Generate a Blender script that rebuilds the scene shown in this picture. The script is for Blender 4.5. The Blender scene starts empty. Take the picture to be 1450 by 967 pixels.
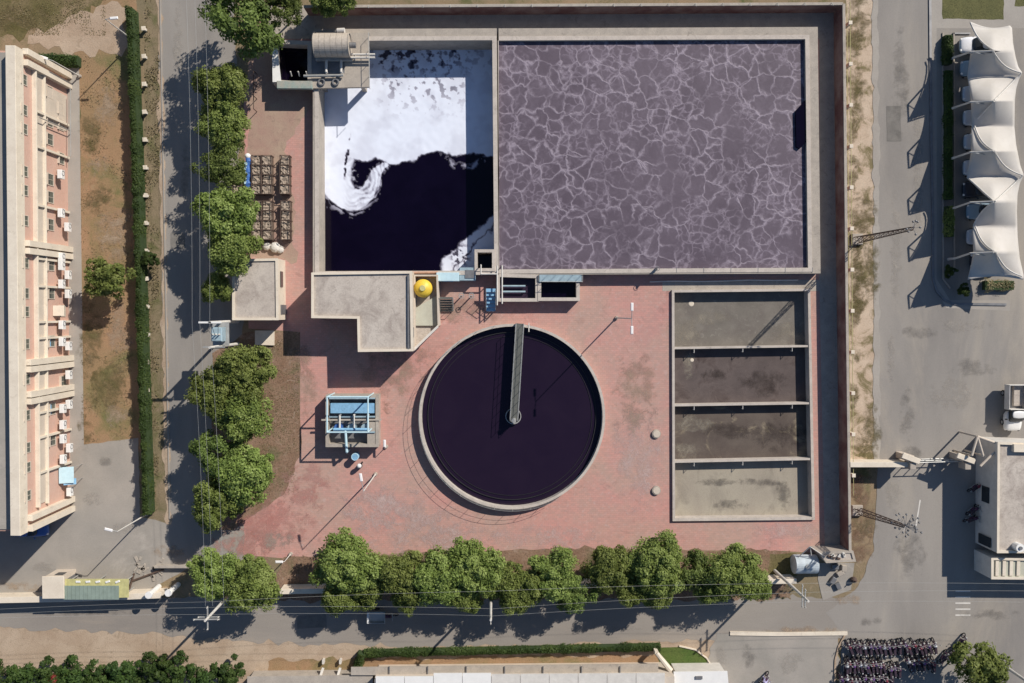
import bpy, bmesh, math, random
import numpy as np
from mathutils import Vector, Matrix, noise
from mathutils.geometry import tessellate_polygon
R = math.radians
sc = bpy.context.scene
random.seed(7); rng = np.random.default_rng(7)

# ------------------------------------------------------------------ camera, sky, sun, exposure
CH = 83.0; FPX = 1162.0; W0, H0 = 1450.0, 967.0; NAD = (695.0, 442.0)
def raydir(px, py): return Vector(((px - W0/2)/FPX, (H0/2 - py)/FPX, -1.0))
QR = raydir(*NAD).rotation_difference(Vector((0, 0, -1)))
cam = bpy.data.objects.new('camera', bpy.data.cameras.new('camera'))
sc.collection.objects.link(cam); sc.camera = cam
cam.data.sensor_width = 36; cam.data.lens = 36*FPX/W0; cam.data.clip_end = 3000
cam.location = (0, 0, CH); cam.rotation_mode = 'QUATERNION'; cam.rotation_quaternion = QR
ELEV, AZ = 36.7, 44.0            # AZ measured clockwise from +Y
world = bpy.data.worlds.new('World'); sc.world = world; world.use_nodes = True
wn = world.node_tree.nodes; wl = world.node_tree.links
sky = wn.new('ShaderNodeTexSky'); sky.sky_type = 'NISHITA'; sky.sun_disc = False
sky.sun_elevation = R(ELEV); sky.sun_rotation = R(AZ); sky.air_density = 1.0; sky.dust_density = 0.4; sky.ozone_density = 4.0
wl.new(sky.outputs[0], wn['Background'].inputs[0]); wn['Background'].inputs[1].default_value = 0.066
sun = bpy.data.objects.new('sun', bpy.data.lights.new('sun', 'SUN')); sc.collection.objects.link(sun)
sun.data.energy = 4.1; sun.data.angle = R(0.55); sun.data.color = (1, 0.93, 0.84)
sd = Vector((math.cos(R(ELEV))*math.sin(R(AZ)), math.cos(R(ELEV))*math.cos(R(AZ)), math.sin(R(ELEV))))
sun.rotation_mode = 'QUATERNION'; sun.rotation_quaternion = Vector((0, 0, 1)).rotation_difference(sd); sun.location = (40, 40, 60)
sc.view_settings.view_transform = 'Standard'; sc.view_settings.look = 'None'
sc.view_settings.exposure = 0.3; sc.view_settings.gamma = 1

# ------------------------------------------------------------------ helpers
def P(px, py, z=0.0):
    d = QR @ raydir(px, py)
    t = (z - CH)/d.z
    return Vector((d.x*t, d.y*t, z))
def XY(px, py, z=0.0): p = P(px, py, z); return (p.x, p.y)
def PL(pts, z=0.0): return [XY(x, y, z) for x, y in pts]
S = 1/14.0
def ccw(poly):
    a = sum(poly[i][0]*poly[(i+1) % len(poly)][1] - poly[(i+1) % len(poly)][0]*poly[i][1] for i in range(len(poly)))
    return list(poly) if a > 0 else list(reversed(poly))
def inset(poly, d):
    poly = ccw(poly); n = len(poly); out = []
    for i in range(n):
        a, b, c = Vector(poly[i-1]), Vector(poly[i]), Vector(poly[(i+1) % n])
        e1 = (b-a).normalized(); e2 = (c-b).normalized()
        n1 = Vector((-e1.y, e1.x)); n2 = Vector((-e2.y, e2.x))
        k = 1 + n1.dot(n2)
        out.append(tuple(b + (n1+n2)*(d/max(k, .2))))
    return out
def rag(poly, amp=.15, step=.5, seed=0, freq=.9):
    out = []
    for i in range(len(poly)):
        a, b = Vector(poly[i]), Vector(poly[(i+1) % len(poly)])
        n = max(1, int((b-a).length/step)); e = (b-a).normalized(); nn = Vector((-e.y, e.x))
        for k in range(n):
            p = a + (b-a)*(k/n)
            w = noise.fractal(Vector((p.x*freq, p.y*freq, seed*7.3)), 1.0, 2.0, 4)
            out.append(tuple(p + nn*w*amp*2))
    return out
ORG = {}
class MB:
    def __init__(s): s.v = []; s.f = []
    def add(s, vs, fs):
        o = len(s.v); s.v += [tuple(v) for v in vs]; s.f += [tuple(i+o for i in f) for f in fs]; return s
    def prism(s, poly, z0, z1):
        poly = ccw(poly); n = len(poly)
        tris = tessellate_polygon([[Vector((x, y, 0)) for x, y in poly]])
        vs = [(x, y, z0) for x, y in poly] + [(x, y, z1) for x, y in poly]
        fs = [(i, (i+1) % n, n+(i+1) % n, n+i) for i in range(n)]
        if n <= 4: fs += [tuple(range(n-1, -1, -1)), tuple(range(n, 2*n))]
        else:
            for t in tris:
                a, b, c = [Vector(poly[i]) for i in t]
                if (b-a).cross(c-a) < 0: t = (t[0], t[2], t[1])
                fs += [(n+t[0], n+t[1], n+t[2]), (t[2], t[1], t[0])]
        return s.add(vs, fs)
    def ring(s, outer, inner, z0, z1):
        n = len(outer); vs = []
        for z in (z0, z1): vs += [(x, y, z) for x, y in outer] + [(x, y, z) for x, y in inner]
        fs = []
        for i in range(n):
            j = (i+1) % n
            fs += [(i, j, 2*n+j, 2*n+i), (n+j, n+i, 3*n+i, 3*n+j), (2*n+i, 2*n+j, 3*n+j, 3*n+i), (j, i, n+i, n+j)]
        return s.add(vs, fs)
    def sheet(s, loops, z):
        pts = [p for l in loops for p in l]
        tris = tessellate_polygon([[Vector((x, y, 0)) for x, y in l] for l in loops])
        fs = []
        for t in tris:
            a, b, c = [Vector(pts[i]) for i in t]
            fs.append(t if (b-a).cross(c-a) > 0 else (t[0], t[2], t[1]))
        return s.add([(x, y, z) for x, y in pts], fs)
    def box(s, c, size, rz=0, rx=0, ry=0, bev=0):
        M = Matrix.Translation(c) @ Matrix.Rotation(rz, 4, 'Z') @ Matrix.Rotation(ry, 4, 'Y') @ Matrix.Rotation(rx, 4, 'X')
        hx, hy, hz = size[0]/2, size[1]/2, size[2]/2
        if bev:
            bev = min(bev, hx*.9, hy*.9, hz*.9); lv = []
            for z, q in ((-hz, bev), (-hz+bev, 0), (hz-bev, 0), (hz, bev)):
                lv += [(-hx+q, -hy+q, z), (hx-q, -hy+q, z), (hx-q, hy-q, z), (-hx+q, hy-q, z)]
            fs = [(3, 2, 1, 0), (12, 13, 14, 15)]
            for k in range(3):
                for i in range(4): fs.append((4*k+i, 4*k+(i+1) % 4, 4*k+4+(i+1) % 4, 4*k+4+i))
            return s.add([M @ Vector(v) for v in lv], fs)
        vs = [M @ Vector((x*hx, y*hy, z*hz)) for z in (-1, 1) for x, y in ((-1, -1), (1, -1), (1, 1), (-1, 1))]
        return s.add(vs, [(3, 2, 1, 0), (4, 5, 6, 7), (0, 1, 5, 4), (1, 2, 6, 5), (2, 3, 7, 6), (3, 0, 4, 7)])
    def cyl(s, a, b, r, r2=None, n=10, cap=True):
        a, b = Vector(a), Vector(b); r2 = r if r2 is None else r2
        d = (b-a).normalized(); u = d.orthogonal().normalized(); w = d.cross(u)
        vs = []
        for p, q in ((a, r), (b, r2)):
            vs += [p + u*q*math.cos(2*math.pi*i/n) + w*q*math.sin(2*math.pi*i/n) for i in range(n)]
        fs = [(i, (i+1) % n, n+(i+1) % n, n+i) for i in range(n)]
        if cap: fs += [tuple(range(n-1, -1, -1)), tuple(range(n, 2*n))]
        return s.add(vs, fs)
    def tube(s, pts, r, n=6):
        for a, b in zip(pts[:-1], pts[1:]): s.cyl(a, b, r, n=n)
        return s
    def torus(s, c, R1, r, axis='Y', n=16, m=6):
        vs = []; fs = []
        for i in range(n):
            A = 2*math.pi*i/n
            for j in range(m):
                B = 2*math.pi*j/m; q = R1 + r*math.cos(B); h = r*math.sin(B)
                v = {'Y': (q*math.cos(A), h, q*math.sin(A)), 'Z': (q*math.cos(A), q*math.sin(A), h), 'X': (h, q*math.cos(A), q*math.sin(A))}[axis]
                vs.append(Vector(c)+Vector(v))
                fs.append((i*m+j, ((i+1) % n)*m+j, ((i+1) % n)*m+(j+1) % m, i*m+(j+1) % m))
        return s.add(vs, fs)
    def ball(s, c, r, n=12, m=8, sz=1.0):
        vs = [Vector(c)+Vector((0, 0, -r*sz))]; fs = []
        for j in range(1, m):
            t = math.pi*j/m
            vs += [Vector(c)+Vector((r*math.sin(t)*math.cos(2*math.pi*i/n), r*math.sin(t)*math.sin(2*math.pi*i/n), -r*sz*math.cos(t))) for i in range(n)]
        vs.append(Vector(c)+Vector((0, 0, r*sz))); L = len(vs)-1
        for i in range(n):
            fs.append((0, 1+(i+1) % n, 1+i)); fs.append((L, L-n+i, L-n+(i+1) % n))
            for j in range(m-2): fs.append((1+j*n+i, 1+j*n+(i+1) % n, 1+(j+1)*n+(i+1) % n, 1+(j+1)*n+i))
        return s.add(vs, fs)
    def build(s, name, mat, parent=None, smooth=False):
        v = np.array(s.v, float)
        if parent is None: o3 = np.array(((v[:, 0].min()+v[:, 0].max())/2, (v[:, 1].min()+v[:, 1].max())/2, v[:, 2].min()))
        else: o3 = ORG[parent.name]
        me = bpy.data.meshes.new(name); me.from_pydata((v-o3).tolist(), [], s.f); me.materials.append(mat)
        if smooth: me.polygons.foreach_set('use_smooth', [True]*len(me.polygons))
        me.update()
        ob = bpy.data.objects.new(name, me); sc.collection.objects.link(ob)
        if parent is None: ob.location = o3
        else: ob.parent = parent
        ORG[ob.name] = o3
        return ob
def tag(o, label, cat, group=None):
    o['label'] = label; o['category'] = cat
    if group: o['group'] = group
    return o
def thing(name, loc, label, cat, group=None):
    o = bpy.data.objects.new(name, None); sc.collection.objects.link(o); o.location = loc; o.empty_display_size = .3
    ORG[o.name] = np.array(loc, float)
    return tag(o, label, cat, group)
def struct(o, kind='structure'): o['kind'] = kind; return o
def dup(root, loc=None, rz=None, label=None, group=None):
    def cp(o, par):
        c = o.copy(); sc.collection.objects.link(c); c.parent = par
        for ch in o.children: cp(ch, c)
        return c
    r = cp(root, None)
    if loc is not None: r.location = loc
    if rz is not None: r.rotation_euler = (0, 0, rz)
    if label: r['label'] = label
    if group: r['group'] = group
    return r

# ------------------------------------------------------------------ materials
def srgb(r, g, b):
    f = lambda c: (c/255)/12.92 if c/255 <= .04045 else ((c/255+.055)/1.055)**2.4
    return (f(r), f(g), f(b), 1)
def newmat(name):
    m = bpy.data.materials.new(name); m.use_nodes = True; nt = m.node_tree
    return m, nt, nt.nodes['Principled BSDF']
def N(nt, t, **kw):
    n = nt.nodes.new(t)
    for k, v in kw.items(): setattr(n, k, v)
    return n
def pos(nt, scale=(1, 1, 1)):
    g = N(nt, 'ShaderNodeNewGeometry'); mp = N(nt, 'ShaderNodeMapping'); mp.inputs['Scale'].default_value = scale
    nt.links.new(g.outputs['Position'], mp.inputs[0]); return mp.outputs[0]
def nz(nt, vec, scale, detail=6, rough=.6, dist=0):
    n = N(nt, 'ShaderNodeTexNoise'); n.inputs['Scale'].default_value = scale; n.inputs['Detail'].default_value = detail
    n.inputs['Roughness'].default_value = rough; n.inputs['Distortion'].default_value = dist
    nt.links.new(vec, n.inputs['Vector']); return n.outputs['Fac']
def ramp(nt, fac, stops):
    r = N(nt, 'ShaderNodeValToRGB'); els = r.color_ramp.elements
    while len(els) > 1: els.remove(els[-1])
    els[0].position = stops[0][0]; els[0].color = stops[0][1]
    for p, c in stops[1:]: e = els.new(p); e.color = c
    nt.links.new(fac, r.inputs[0]); return r.outputs[0]
def mix(nt, fac, a, b, mode='MIX'):
    m = N(nt, 'ShaderNodeMix', data_type='RGBA', blend_type=mode)
    for sock, v in ((m.inputs[0], fac), (m.inputs[6], a), (m.inputs[7], b)):
        if hasattr(v, 'is_linked'): nt.links.new(v, sock)
        else: sock.default_value = v
    return m.outputs[2]
W = (1, 1, 1, 1); K = (0, 0, 0, 1)
def bw(a, b): return [(a, K), (b, W)]
def mottled(name, c1, c2, scale=.35, rough=.9, grain=.12, bump=.15, c3=None, t3=(.55, .68), s3=.16, stretch=(1, 1, 1), dirt=None, fine=9, crack=0):
    m, nt, b = newmat(name)
    v = pos(nt, stretch); v1 = pos(nt)
    col = mix(nt, ramp(nt, nz(nt, v, scale, 7, .62, .3), bw(.36, .64)), c1, c2)
    if c3: col = mix(nt, ramp(nt, nz(nt, v, s3, 8, .68, .6), bw(*t3)), col, c3)
    g = nz(nt, v1, fine, 5, .75)
    gr = ramp(nt, g, [(.25, (1-grain*2.2,)*3+(1,)), (.5, W), (.75, (1+grain,)*3+(1,))])
    col = mix(nt, 1.0, col, gr, 'MULTIPLY')
    if dirt:
        col = mix(nt, ramp(nt, nz(nt, v1, 1.3, 9, .75, 1.2), bw(.56, .72)), col, dirt)
    if crack:
        vo = N(nt, 'ShaderNodeTexVoronoi', feature='DISTANCE_TO_EDGE'); vo.inputs['Scale'].default_value = crack
        wv = N(nt, 'ShaderNodeVectorMath', operation='ADD'); nn = N(nt, 'ShaderNodeTexNoise'); nn.inputs['Scale'].default_value = .8
        nt.links.new(v1, nn.inputs['Vector']); nt.links.new(v1, wv.inputs[0]); nt.links.new(nn.outputs['Color'], wv.inputs[1])
        nt.links.new(wv.outputs[0], vo.inputs['Vector'])
        col = mix(nt, ramp(nt, vo.outputs['Distance'], [(0, (.7, .7, .7, 1)), (.012, W)]), mix(nt, .35, col, K), col)
    nt.links.new(col, b.inputs['Base Color']); b.inputs['Roughness'].default_value = rough
    b.inputs['Specular IOR Level'].default_value = .25
    if bump:
        bp = N(nt, 'ShaderNodeBump'); bp.inputs['Strength'].default_value = bump; bp.inputs['Distance'].default_value = .05
        nt.links.new(g, bp.inputs['Height']); nt.links.new(bp.outputs[0], b.inputs['Normal'])
    return m
def plain(name, c, rough=.5, metal=0, var=.12, scale=1.5):
    m, nt, b = newmat(name); v = pos(nt)
    col = mix(nt, ramp(nt, nz(nt, v, scale, 6, .7), bw(.3, .7)), tuple(x*(1-var) for x in c[:3])+(1,), tuple(min(1, x*(1+var)) for x in c[:3])+(1,))
    nt.links.new(col, b.inputs['Base Color']); b.inputs['Roughness'].default_value = rough; b.inputs['Metallic'].default_value = metal
    return m
C = lambda r, g, b: (r, g, b, 1)
M = {}
M['ground'] = mottled('dry earth', C(.30, .215, .135), C(.20, .165, .10), .12, c3=C(.115, .12, .05), t3=(.5, .66), s3=.22, grain=.2, bump=.4, dirt=C(.35, .27, .18))
M['sand'] = mottled('pale sand', C(.47, .37, .275), C(.37, .275, .195), .3, grain=.16, bump=.4, dirt=C(.25, .19, .13))
M['psand'] = mottled('bright sand', C(.56, .45, .34), C(.46, .35, .255), .5, grain=.14, bump=.4, c3=C(.20, .165, .085), t3=(.5, .6), s3=.5, dirt=C(.34, .26, .18))
M['hcore'] = plain('hedge inside', C(.03, .055, .015), .9, 0, .3, 3)
M['field'] = mottled('brown field', C(.35, .215, .125), C(.28, .19, .105), .22, c3=C(.15, .15, .06), t3=(.5, .66), s3=.13, grain=.22, bump=.4, dirt=C(.34, .25, .15))
M['olive'] = mottled('olive dry grass', C(.12, .105, .04), C(.17, .135, .07), .4, c3=C(.3, .22, .14), t3=(.56, .7), s3=.35, grain=.3, bump=.6, fine=6)
M['verge'] = mottled('verge soil', C(.19, .155, .09), C(.26, .20, .13), .5, c3=C(.12, .12, .05), t3=(.5, .66), s3=.4, grain=.25, bump=.5)
M['lawn'] = mottled('green lawn', C(.07, .115, .025), C(.10, .13, .035), .7, grain=.3, bump=.6, fine=7)
M['darklawn'] = mottled('dry lawn', C(.10, .10, .04), C(.13, .125, .05), .5, grain=.3, bump=.6, fine=7)
M['road'] = mottled('grey concrete road', C(.235, .218, .20), C(.315, .29, .26), .14, c3=C(.39, .345, .285), t3=(.52, .72), s3=.1, grain=.06, bump=.1, stretch=(1.0, .25, 1), crack=0)
M['roadew'] = mottled('grey tarmac road', C(.25, .225, .20), C(.31, .28, .245), .14, c3=C(.37, .31, .25), t3=(.55, .75), s3=.12, grain=.07, bump=.1, stretch=(.25, 1.0, 1), crack=0)
M['yard'] = mottled('pale concrete yard', C(.29, .27, .24), C(.37, .335, .295), .2, c3=C(.44, .40, .355), t3=(.58, .72), s3=.14, grain=.07, bump=.1, crack=0)
M['path'] = mottled('concrete path', C(.34, .31, .275), C(.38, .35, .31), .4, grain=.07, bump=.1)
M['conc'] = mottled('weathered concrete', C(.44, .39, .33), C(.36, .32, .275), .9, grain=.1, bump=.2, dirt=C(.22, .195, .17))
M['concl'] = mottled('pale tank concrete', C(.55, .49, .43), C(.46, .41, .36), 1.2, grain=.08, bump=.15, dirt=C(.30, .26, .23))
M['roofc'] = mottled('cement roof screed', C(.53, .475, .415), C(.47, .415, .36), .35, c3=C(.37, .32, .28), t3=(.47, .62), s3=.45, grain=.11, bump=.3, dirt=C(.27, .23, .2), fine=6)
M['cream'] = mottled('cream painted plaster', C(.74, .66, .54), C(.66, .58, .47), .8, grain=.05, bump=.05, dirt=C(.52, .45, .36))
M['creamd'] = mottled('beige plaster', C(.60, .52, .43), C(.53, .46, .38), .8, grain=.05, bump=.05)
M['stain1'] = mottled('silt on pit floor', C(.155, .14, .12), C(.20, .18, .155), .5, c3=C(.15, .13, .115), t3=(.5, .7), s3=.4, grain=.08, bump=.1, dirt=C(.28, .26, .225))
M['stain2'] = mottled('dark wet silt', C(.10, .08, .075), C(.135, .108, .10), .5, c3=C(.065, .048, .044), t3=(.52, .7), s3=.5, grain=.1, bump=.2)
M['stain3'] = mottled('brown silt', C(.095, .075, .065), C(.135, .11, .092), .35, c3=C(.30, .25, .17), t3=(.56, .68), s3=.3, grain=.1, bump=.2)
M['stain4'] = mottled('pale pit floor', C(.38, .34, .27), C(.33, .29, .235), .35, c3=C(.25, .22, .18), t3=(.52, .7), s3=.5, grain=.1, bump=.1, stretch=(1, .45, 1))
# brick paving
m, nt, b = newmat('pink brick paving'); v = pos(nt)
col = mix(nt, ramp(nt, nz(nt, v, .16, 6, .6, .4), bw(.38, .62)), C(.54, .285, .245), C(.47, .31, .255))
col = mix(nt, ramp(nt, nz(nt, v, .09, 5, .6, .8), bw(.57, .74)), col, C(.50, .27, .235))
sepm = N(nt, 'ShaderNodeSeparateXYZ'); nt.links.new(v, sepm.inputs[0])
br = N(nt, 'ShaderNodeTexBrick'); br.inputs['Scale'].default_value = 1.0; br.inputs['Brick Width'].default_value = .42; br.inputs['Row Height'].default_value = .21
br.inputs['Mortar Size'].default_value = .012; br.inputs['Color1'].default_value = C(1.06, 1.0, 1.0); br.inputs['Color2'].default_value = C(.86, .9, .92); br.inputs['Mortar'].default_value = C(.75, .76, .76)
nt.links.new(v, br.inputs['Vector']); col = mix(nt, .75, col, br.outputs['Color'], 'MULTIPLY')
col = mix(nt, ramp(nt, nz(nt, v, 2.4, 9, .8, .5), [(.53, K), (.72, (.8, .8, .8, 1))]), col, C(.52, .40, .37))
col = mix(nt, ramp(nt, nz(nt, v, .7, 8, .72, .9), [(.57, K), (.75, (.55, .55, .55, 1))]), col, C(.20, .125, .105))
nt.links.new(col, b.inputs['Base Color']); b.inputs['Roughness'].default_value = .92; b.inputs['Specular IOR Level'].default_value = .2
M['pink'] = m
M['redpave'] = mottled('bare red paving', C(.48, .22, .19), C(.50, .30, .26), .4, grain=.1, bump=.15, dirt=C(.46, .33, .3))
M['whitepave'] = mottled('salt stained paving', C(.62, .47, .43), C(.56, .39, .35), 1.2, c3=C(.60, .50, .48), t3=(.45, .75), s3=3.2, grain=.22, bump=.1)
M['tanpave'] = mottled('dusty brick ground', C(.40, .30, .225), C(.36, .235, .19), .5, grain=.12, bump=.2, dirt=C(.22, .16, .13))
M['gravel'] = mottled('brown gravel', C(.21, .13, .085), C(.27, .18, .125), .5, c3=C(.15, .13, .07), t3=(.52, .68), s3=.4, grain=.3, bump=.6, fine=6, dirt=C(.38, .3, .24))
# brick facade
def brickmat(name, a, bb, mort, sc_=1.0):
    m, nt, b = newmat(name); g = N(nt, 'ShaderNodeNewGeometry'); sp = N(nt, 'ShaderNodeSeparateXYZ'); cb = N(nt, 'ShaderNodeCombineXYZ'); ad = N(nt, 'ShaderNodeMath', operation='ADD')
    nt.links.new(g.outputs['Position'], sp.inputs[0]); nt.links.new(sp.outputs[0], ad.inputs[0]); nt.links.new(sp.outputs[1], ad.inputs[1])
    nt.links.new(ad.outputs[0], cb.inputs[0]); nt.links.new(sp.outputs[2], cb.inputs[1])
    br = N(nt, 'ShaderNodeTexBrick'); br.inputs['Scale'].default_value = sc_; br.inputs['Brick Width'].default_value = .23; br.inputs['Row Height'].default_value = .085
    br.inputs['Mortar Size'].default_value = .01; br.inputs['Color1'].default_value = a; br.inputs['Color2'].default_value = bb; br.inputs['Mortar'].default_value = mort
    nt.links.new(cb.outputs[0], br.inputs['Vector'])
    col = mix(nt, ramp(nt, nz(nt, g.outputs['Position'], .5, 6, .6), bw(.4, .65)), br.outputs['Color'], mix(nt, .35, br.outputs['Color'], C(.6, .45, .36)))
    nt.links.new(col, b.inputs['Base Color']); b.inputs['Roughness'].default_value = .9; return m
M['brick'] = brickmat('salmon brick', C(.60, .33, .25), C(.53, .29, .215), C(.6, .5, .42))
M['redbrick'] = brickmat('dark red brick', C(.20, .07, .055), C(.16, .055, .045), C(.22, .14, .12))
# paints and metals
M['white'] = plain('white paint', C(.78, .77, .74), .5, var=.05)
M['offwhite'] = plain('aged white paint', C(.62, .59, .54), .6, var=.12)
M['steel'] = plain('galvanised steel', C(.42, .42, .40), .45, .3, .2)
M['dsteel'] = plain('dull steel', C(.20, .20, .205), .5, .3, .25)
M['rust'] = plain('rusty iron', C(.10, .065, .05), .8, 0, .4, 3)
M['black'] = plain('black rubber', C(.018, .018, .02), .6, 0, .2)
M['wpane'] = plain('sunlit lower pane', C(.11, .12, .10), .3, 0, .2)  # lighter tone for the lit lower part of the facade windows
M['glass'] = plain('dark glass', C(.03, .035, .04), .12, 0, .1)
M['blue'] = plain('light blue paint', C(.22, .42, .60), .5, 0, .2, 3)
M['paleblue'] = plain('pale blue paint', C(.50, .68, .74), .5, 0, .08, 3)
M['tanksh'] = plain('weathered pale tank sheet', C(.42, .47, .50), .6, 0, .25, 2)
M['greyblue'] = plain('grey blue sheet', C(.30, .40, .45), .5, 0, .2, 2)
M['deepblue'] = plain('deep blue plastic', C(.05, .14, .40), .5, 0, .2, 3)
M['yellow'] = plain('yellow plastic', C(.72, .50, .05), .5, 0, .12, 3)
M['yellowp'] = plain('faded yellow paint', C(.52, .49, .22), .7, 0, .2, 2)
M['greensheet'] = plain('grey green sheet', C(.24, .30, .255), .6, 0, .15, 1.5)
M['seagreen'] = mottled('algae stained concrete', C(.27, .34, .31), C(.38, .36, .31), 1.5, grain=.12, bump=.1)
M['drum'] = plain('drum screen plate', C(.50, .44, .37), .6, .1, .18, 4)
M['orange'] = plain('rust orange pipe', C(.50, .30, .20), .6, 0, .15, 3)
M['grate'] = plain('walkway grating', C(.11, .115, .105), .7, .1, .25, 6)
M['gcream'] = mottled('pale green screed', C(.50, .50, .41), C(.44, .43, .35), 1, grain=.05, bump=.05)
M['dirtfill'] = mottled('rubble', C(.40, .32, .25), C(.30, .25, .20), 2.2, grain=.35, bump=.8, fine=5, dirt=C(.42, .34, .27))
M['tarp'] = mottled('white membrane', C(.56, .53, .49), C(.51, .48, .435), .5, rough=.7, grain=.02, bump=0, dirt=C(.47, .44, .40))
M['bike'] = plain('dark bike paint', C(.085, .03, .065), .35, .1, .4, 2)
M['seat'] = plain('black seat vinyl', C(.045, .028, .04), .5, 0, .2)
M['skin'] = plain('skin', C(.28, .16, .10), .6); M['cloth'] = plain('lilac shirt', C(.45, .42, .62), .9)
M['hair'] = plain('black hair', C(.01, .01, .01), .6); M['trouser'] = plain('dark trousers', C(.03, .03, .05), .9)
M['bark'] = mottled('bark', C(.16, .12, .09), C(.10, .075, .055), 3, grain=.3, bump=.6, fine=12)
M['bed'] = mottled('worn truck bed', C(.28, .28, .28), C(.34, .33, .32), 1, grain=.1, bump=.1)
M['lamphead'] = plain('lamp housing', C(.80, .78, .76), .4, 0, .03)
# liquids
def liquid(name, c, rough=.12, wav=.03, c2=None, spec=.5):
    m, nt, b = newmat(name); v = pos(nt)
    col = mix(nt, ramp(nt, nz(nt, v, .25, 5, .6, .8), bw(.35, .7)), c, c2 or c)
    nt.links.new(col, b.inputs['Base Color']); b.inputs['Roughness'].default_value = rough; b.inputs['Specular IOR Level'].default_value = spec
    bp = N(nt, 'ShaderNodeBump'); bp.inputs['Strength'].default_value = wav; bp.inputs['Distance'].default_value = .05
    nt.links.new(nz(nt, v, 3, 3), bp.inputs['Height']); nt.links.new(bp.outputs[0], b.inputs['Normal']); return m
M['inky'] = liquid('inky effluent', C(.0025, .001, .007), c2=C(.004, .002, .011), spec=.25)
M['purple'] = liquid('dark purple effluent', C(.0145, .0082, .021), c2=C(.018, .0105, .024), spec=.3)
M['pool'] = liquid('shallow dark effluent', C(.03, .02, .035), c2=C(.045, .03, .05), spec=.3)
# aeration liquor with lacy froth
m, nt, b = newmat('frothing purple liquor'); v = pos(nt)
def warp(nt, v, s, a, det=4):
    n = N(nt, 'ShaderNodeTexNoise'); n.inputs['Scale'].default_value = s; n.inputs['Detail'].default_value = det; nt.links.new(v, n.inputs['Vector'])
    sb = N(nt, 'ShaderNodeVectorMath', operation='SUBTRACT'); sb.inputs[1].default_value = (.5, .5, .5); nt.links.new(n.outputs['Color'], sb.inputs[0])
    sl = N(nt, 'ShaderNodeVectorMath', operation='SCALE'); sl.inputs['Scale'].default_value = a; nt.links.new(sb.outputs[0], sl.inputs[0])
    ad = N(nt, 'ShaderNodeVectorMath', operation='ADD'); nt.links.new(v, ad.inputs[0]); nt.links.new(sl.outputs[0], ad.inputs[1]); return ad.outputs[0]
def cells(v, s, w0, w1):
    vo = N(nt, 'ShaderNodeTexVoronoi', feature='DISTANCE_TO_EDGE'); vo.inputs['Scale'].default_value = s; nt.links.new(v, vo.inputs['Vector'])
    return ramp(nt, vo.outputs['Distance'], [(0, W), (w0, (.45, .45, .45, 1)), (w1, K)])
base = mix(nt, ramp(nt, nz(nt, v, .12, 5, .6, .6), bw(.35, .65)), C(.102, .078, .104), C(.135, .106, .136))
base = mix(nt, ramp(nt, nz(nt, v, 6, 4, .7), bw(.3, .8)), mix(nt, .18, base, K), base)
vw = warp(nt, warp(nt, v, .42, 1.9, 2.2), 1.4, .75, 3); vw2 = warp(nt, warp(nt, v, .7, 1.3, 2.5), 2.0, .5, 3)
big = cells(vw, .60, .04, .10); sm = cells(vw2, 1.0, .045, .11)
pm = ramp(nt, nz(nt, v, .22, 4, .6, .5), bw(.32, .52)); pm2 = ramp(nt, nz(nt, v, .30, 4, .6, .5), bw(.44, .56))
brk = ramp(nt, nz(nt, v, 1.5, 6, .75), [(.30, (.25,)*3+(1,)), (.55, W)])
f1 = mix(nt, 1.0, mix(nt, 1.0, big, pm, 'MULTIPLY'), brk, 'MULTIPLY')
f2 = mix(nt, 1.0, mix(nt, 1.0, sm, pm2, 'MULTIPLY'), brk, 'MULTIPLY')
halo = mix(nt, 1.0, ramp(nt, nz(nt, vw, .6, 5, .7, 1.5), [(.45, K), (.7, (.4, .4, .4, 1))]), pm, 'MULTIPLY')
col = mix(nt, halo, base, C(.20, .165, .205))
col = mix(nt, f2, col, C(.235, .195, .24)); col = mix(nt, f1, col, C(.31, .265, .315))
nt.links.new(col, b.inputs['Base Color']); b.inputs['Roughness'].default_value = .55; b.inputs['Specular IOR Level'].default_value = .3
bp = N(nt, 'ShaderNodeBump'); bp.inputs['Strength'].default_value = .25; bp.inputs['Distance'].default_value = .08
nt.links.new(f1, bp.inputs['Height']); nt.links.new(bp.outputs[0], b.inputs['Normal'])
M['aer'] = m
# foam, colour from an attribute
m, nt, b = newmat('white foam'); at = N(nt, 'ShaderNodeAttribute', attribute_name='foam_amount')
col = ramp(nt, at.outputs['Fac'], [(0, C(.004, .003, .010)), (.3, C(.09, .085, .13)), (.6, C(.46, .47, .56)), (1, C(.74, .79, .90))])
nt.links.new(col, b.inputs['Base Color']); b.inputs['Roughness'].default_value = .8; M['foam'] = m
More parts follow.
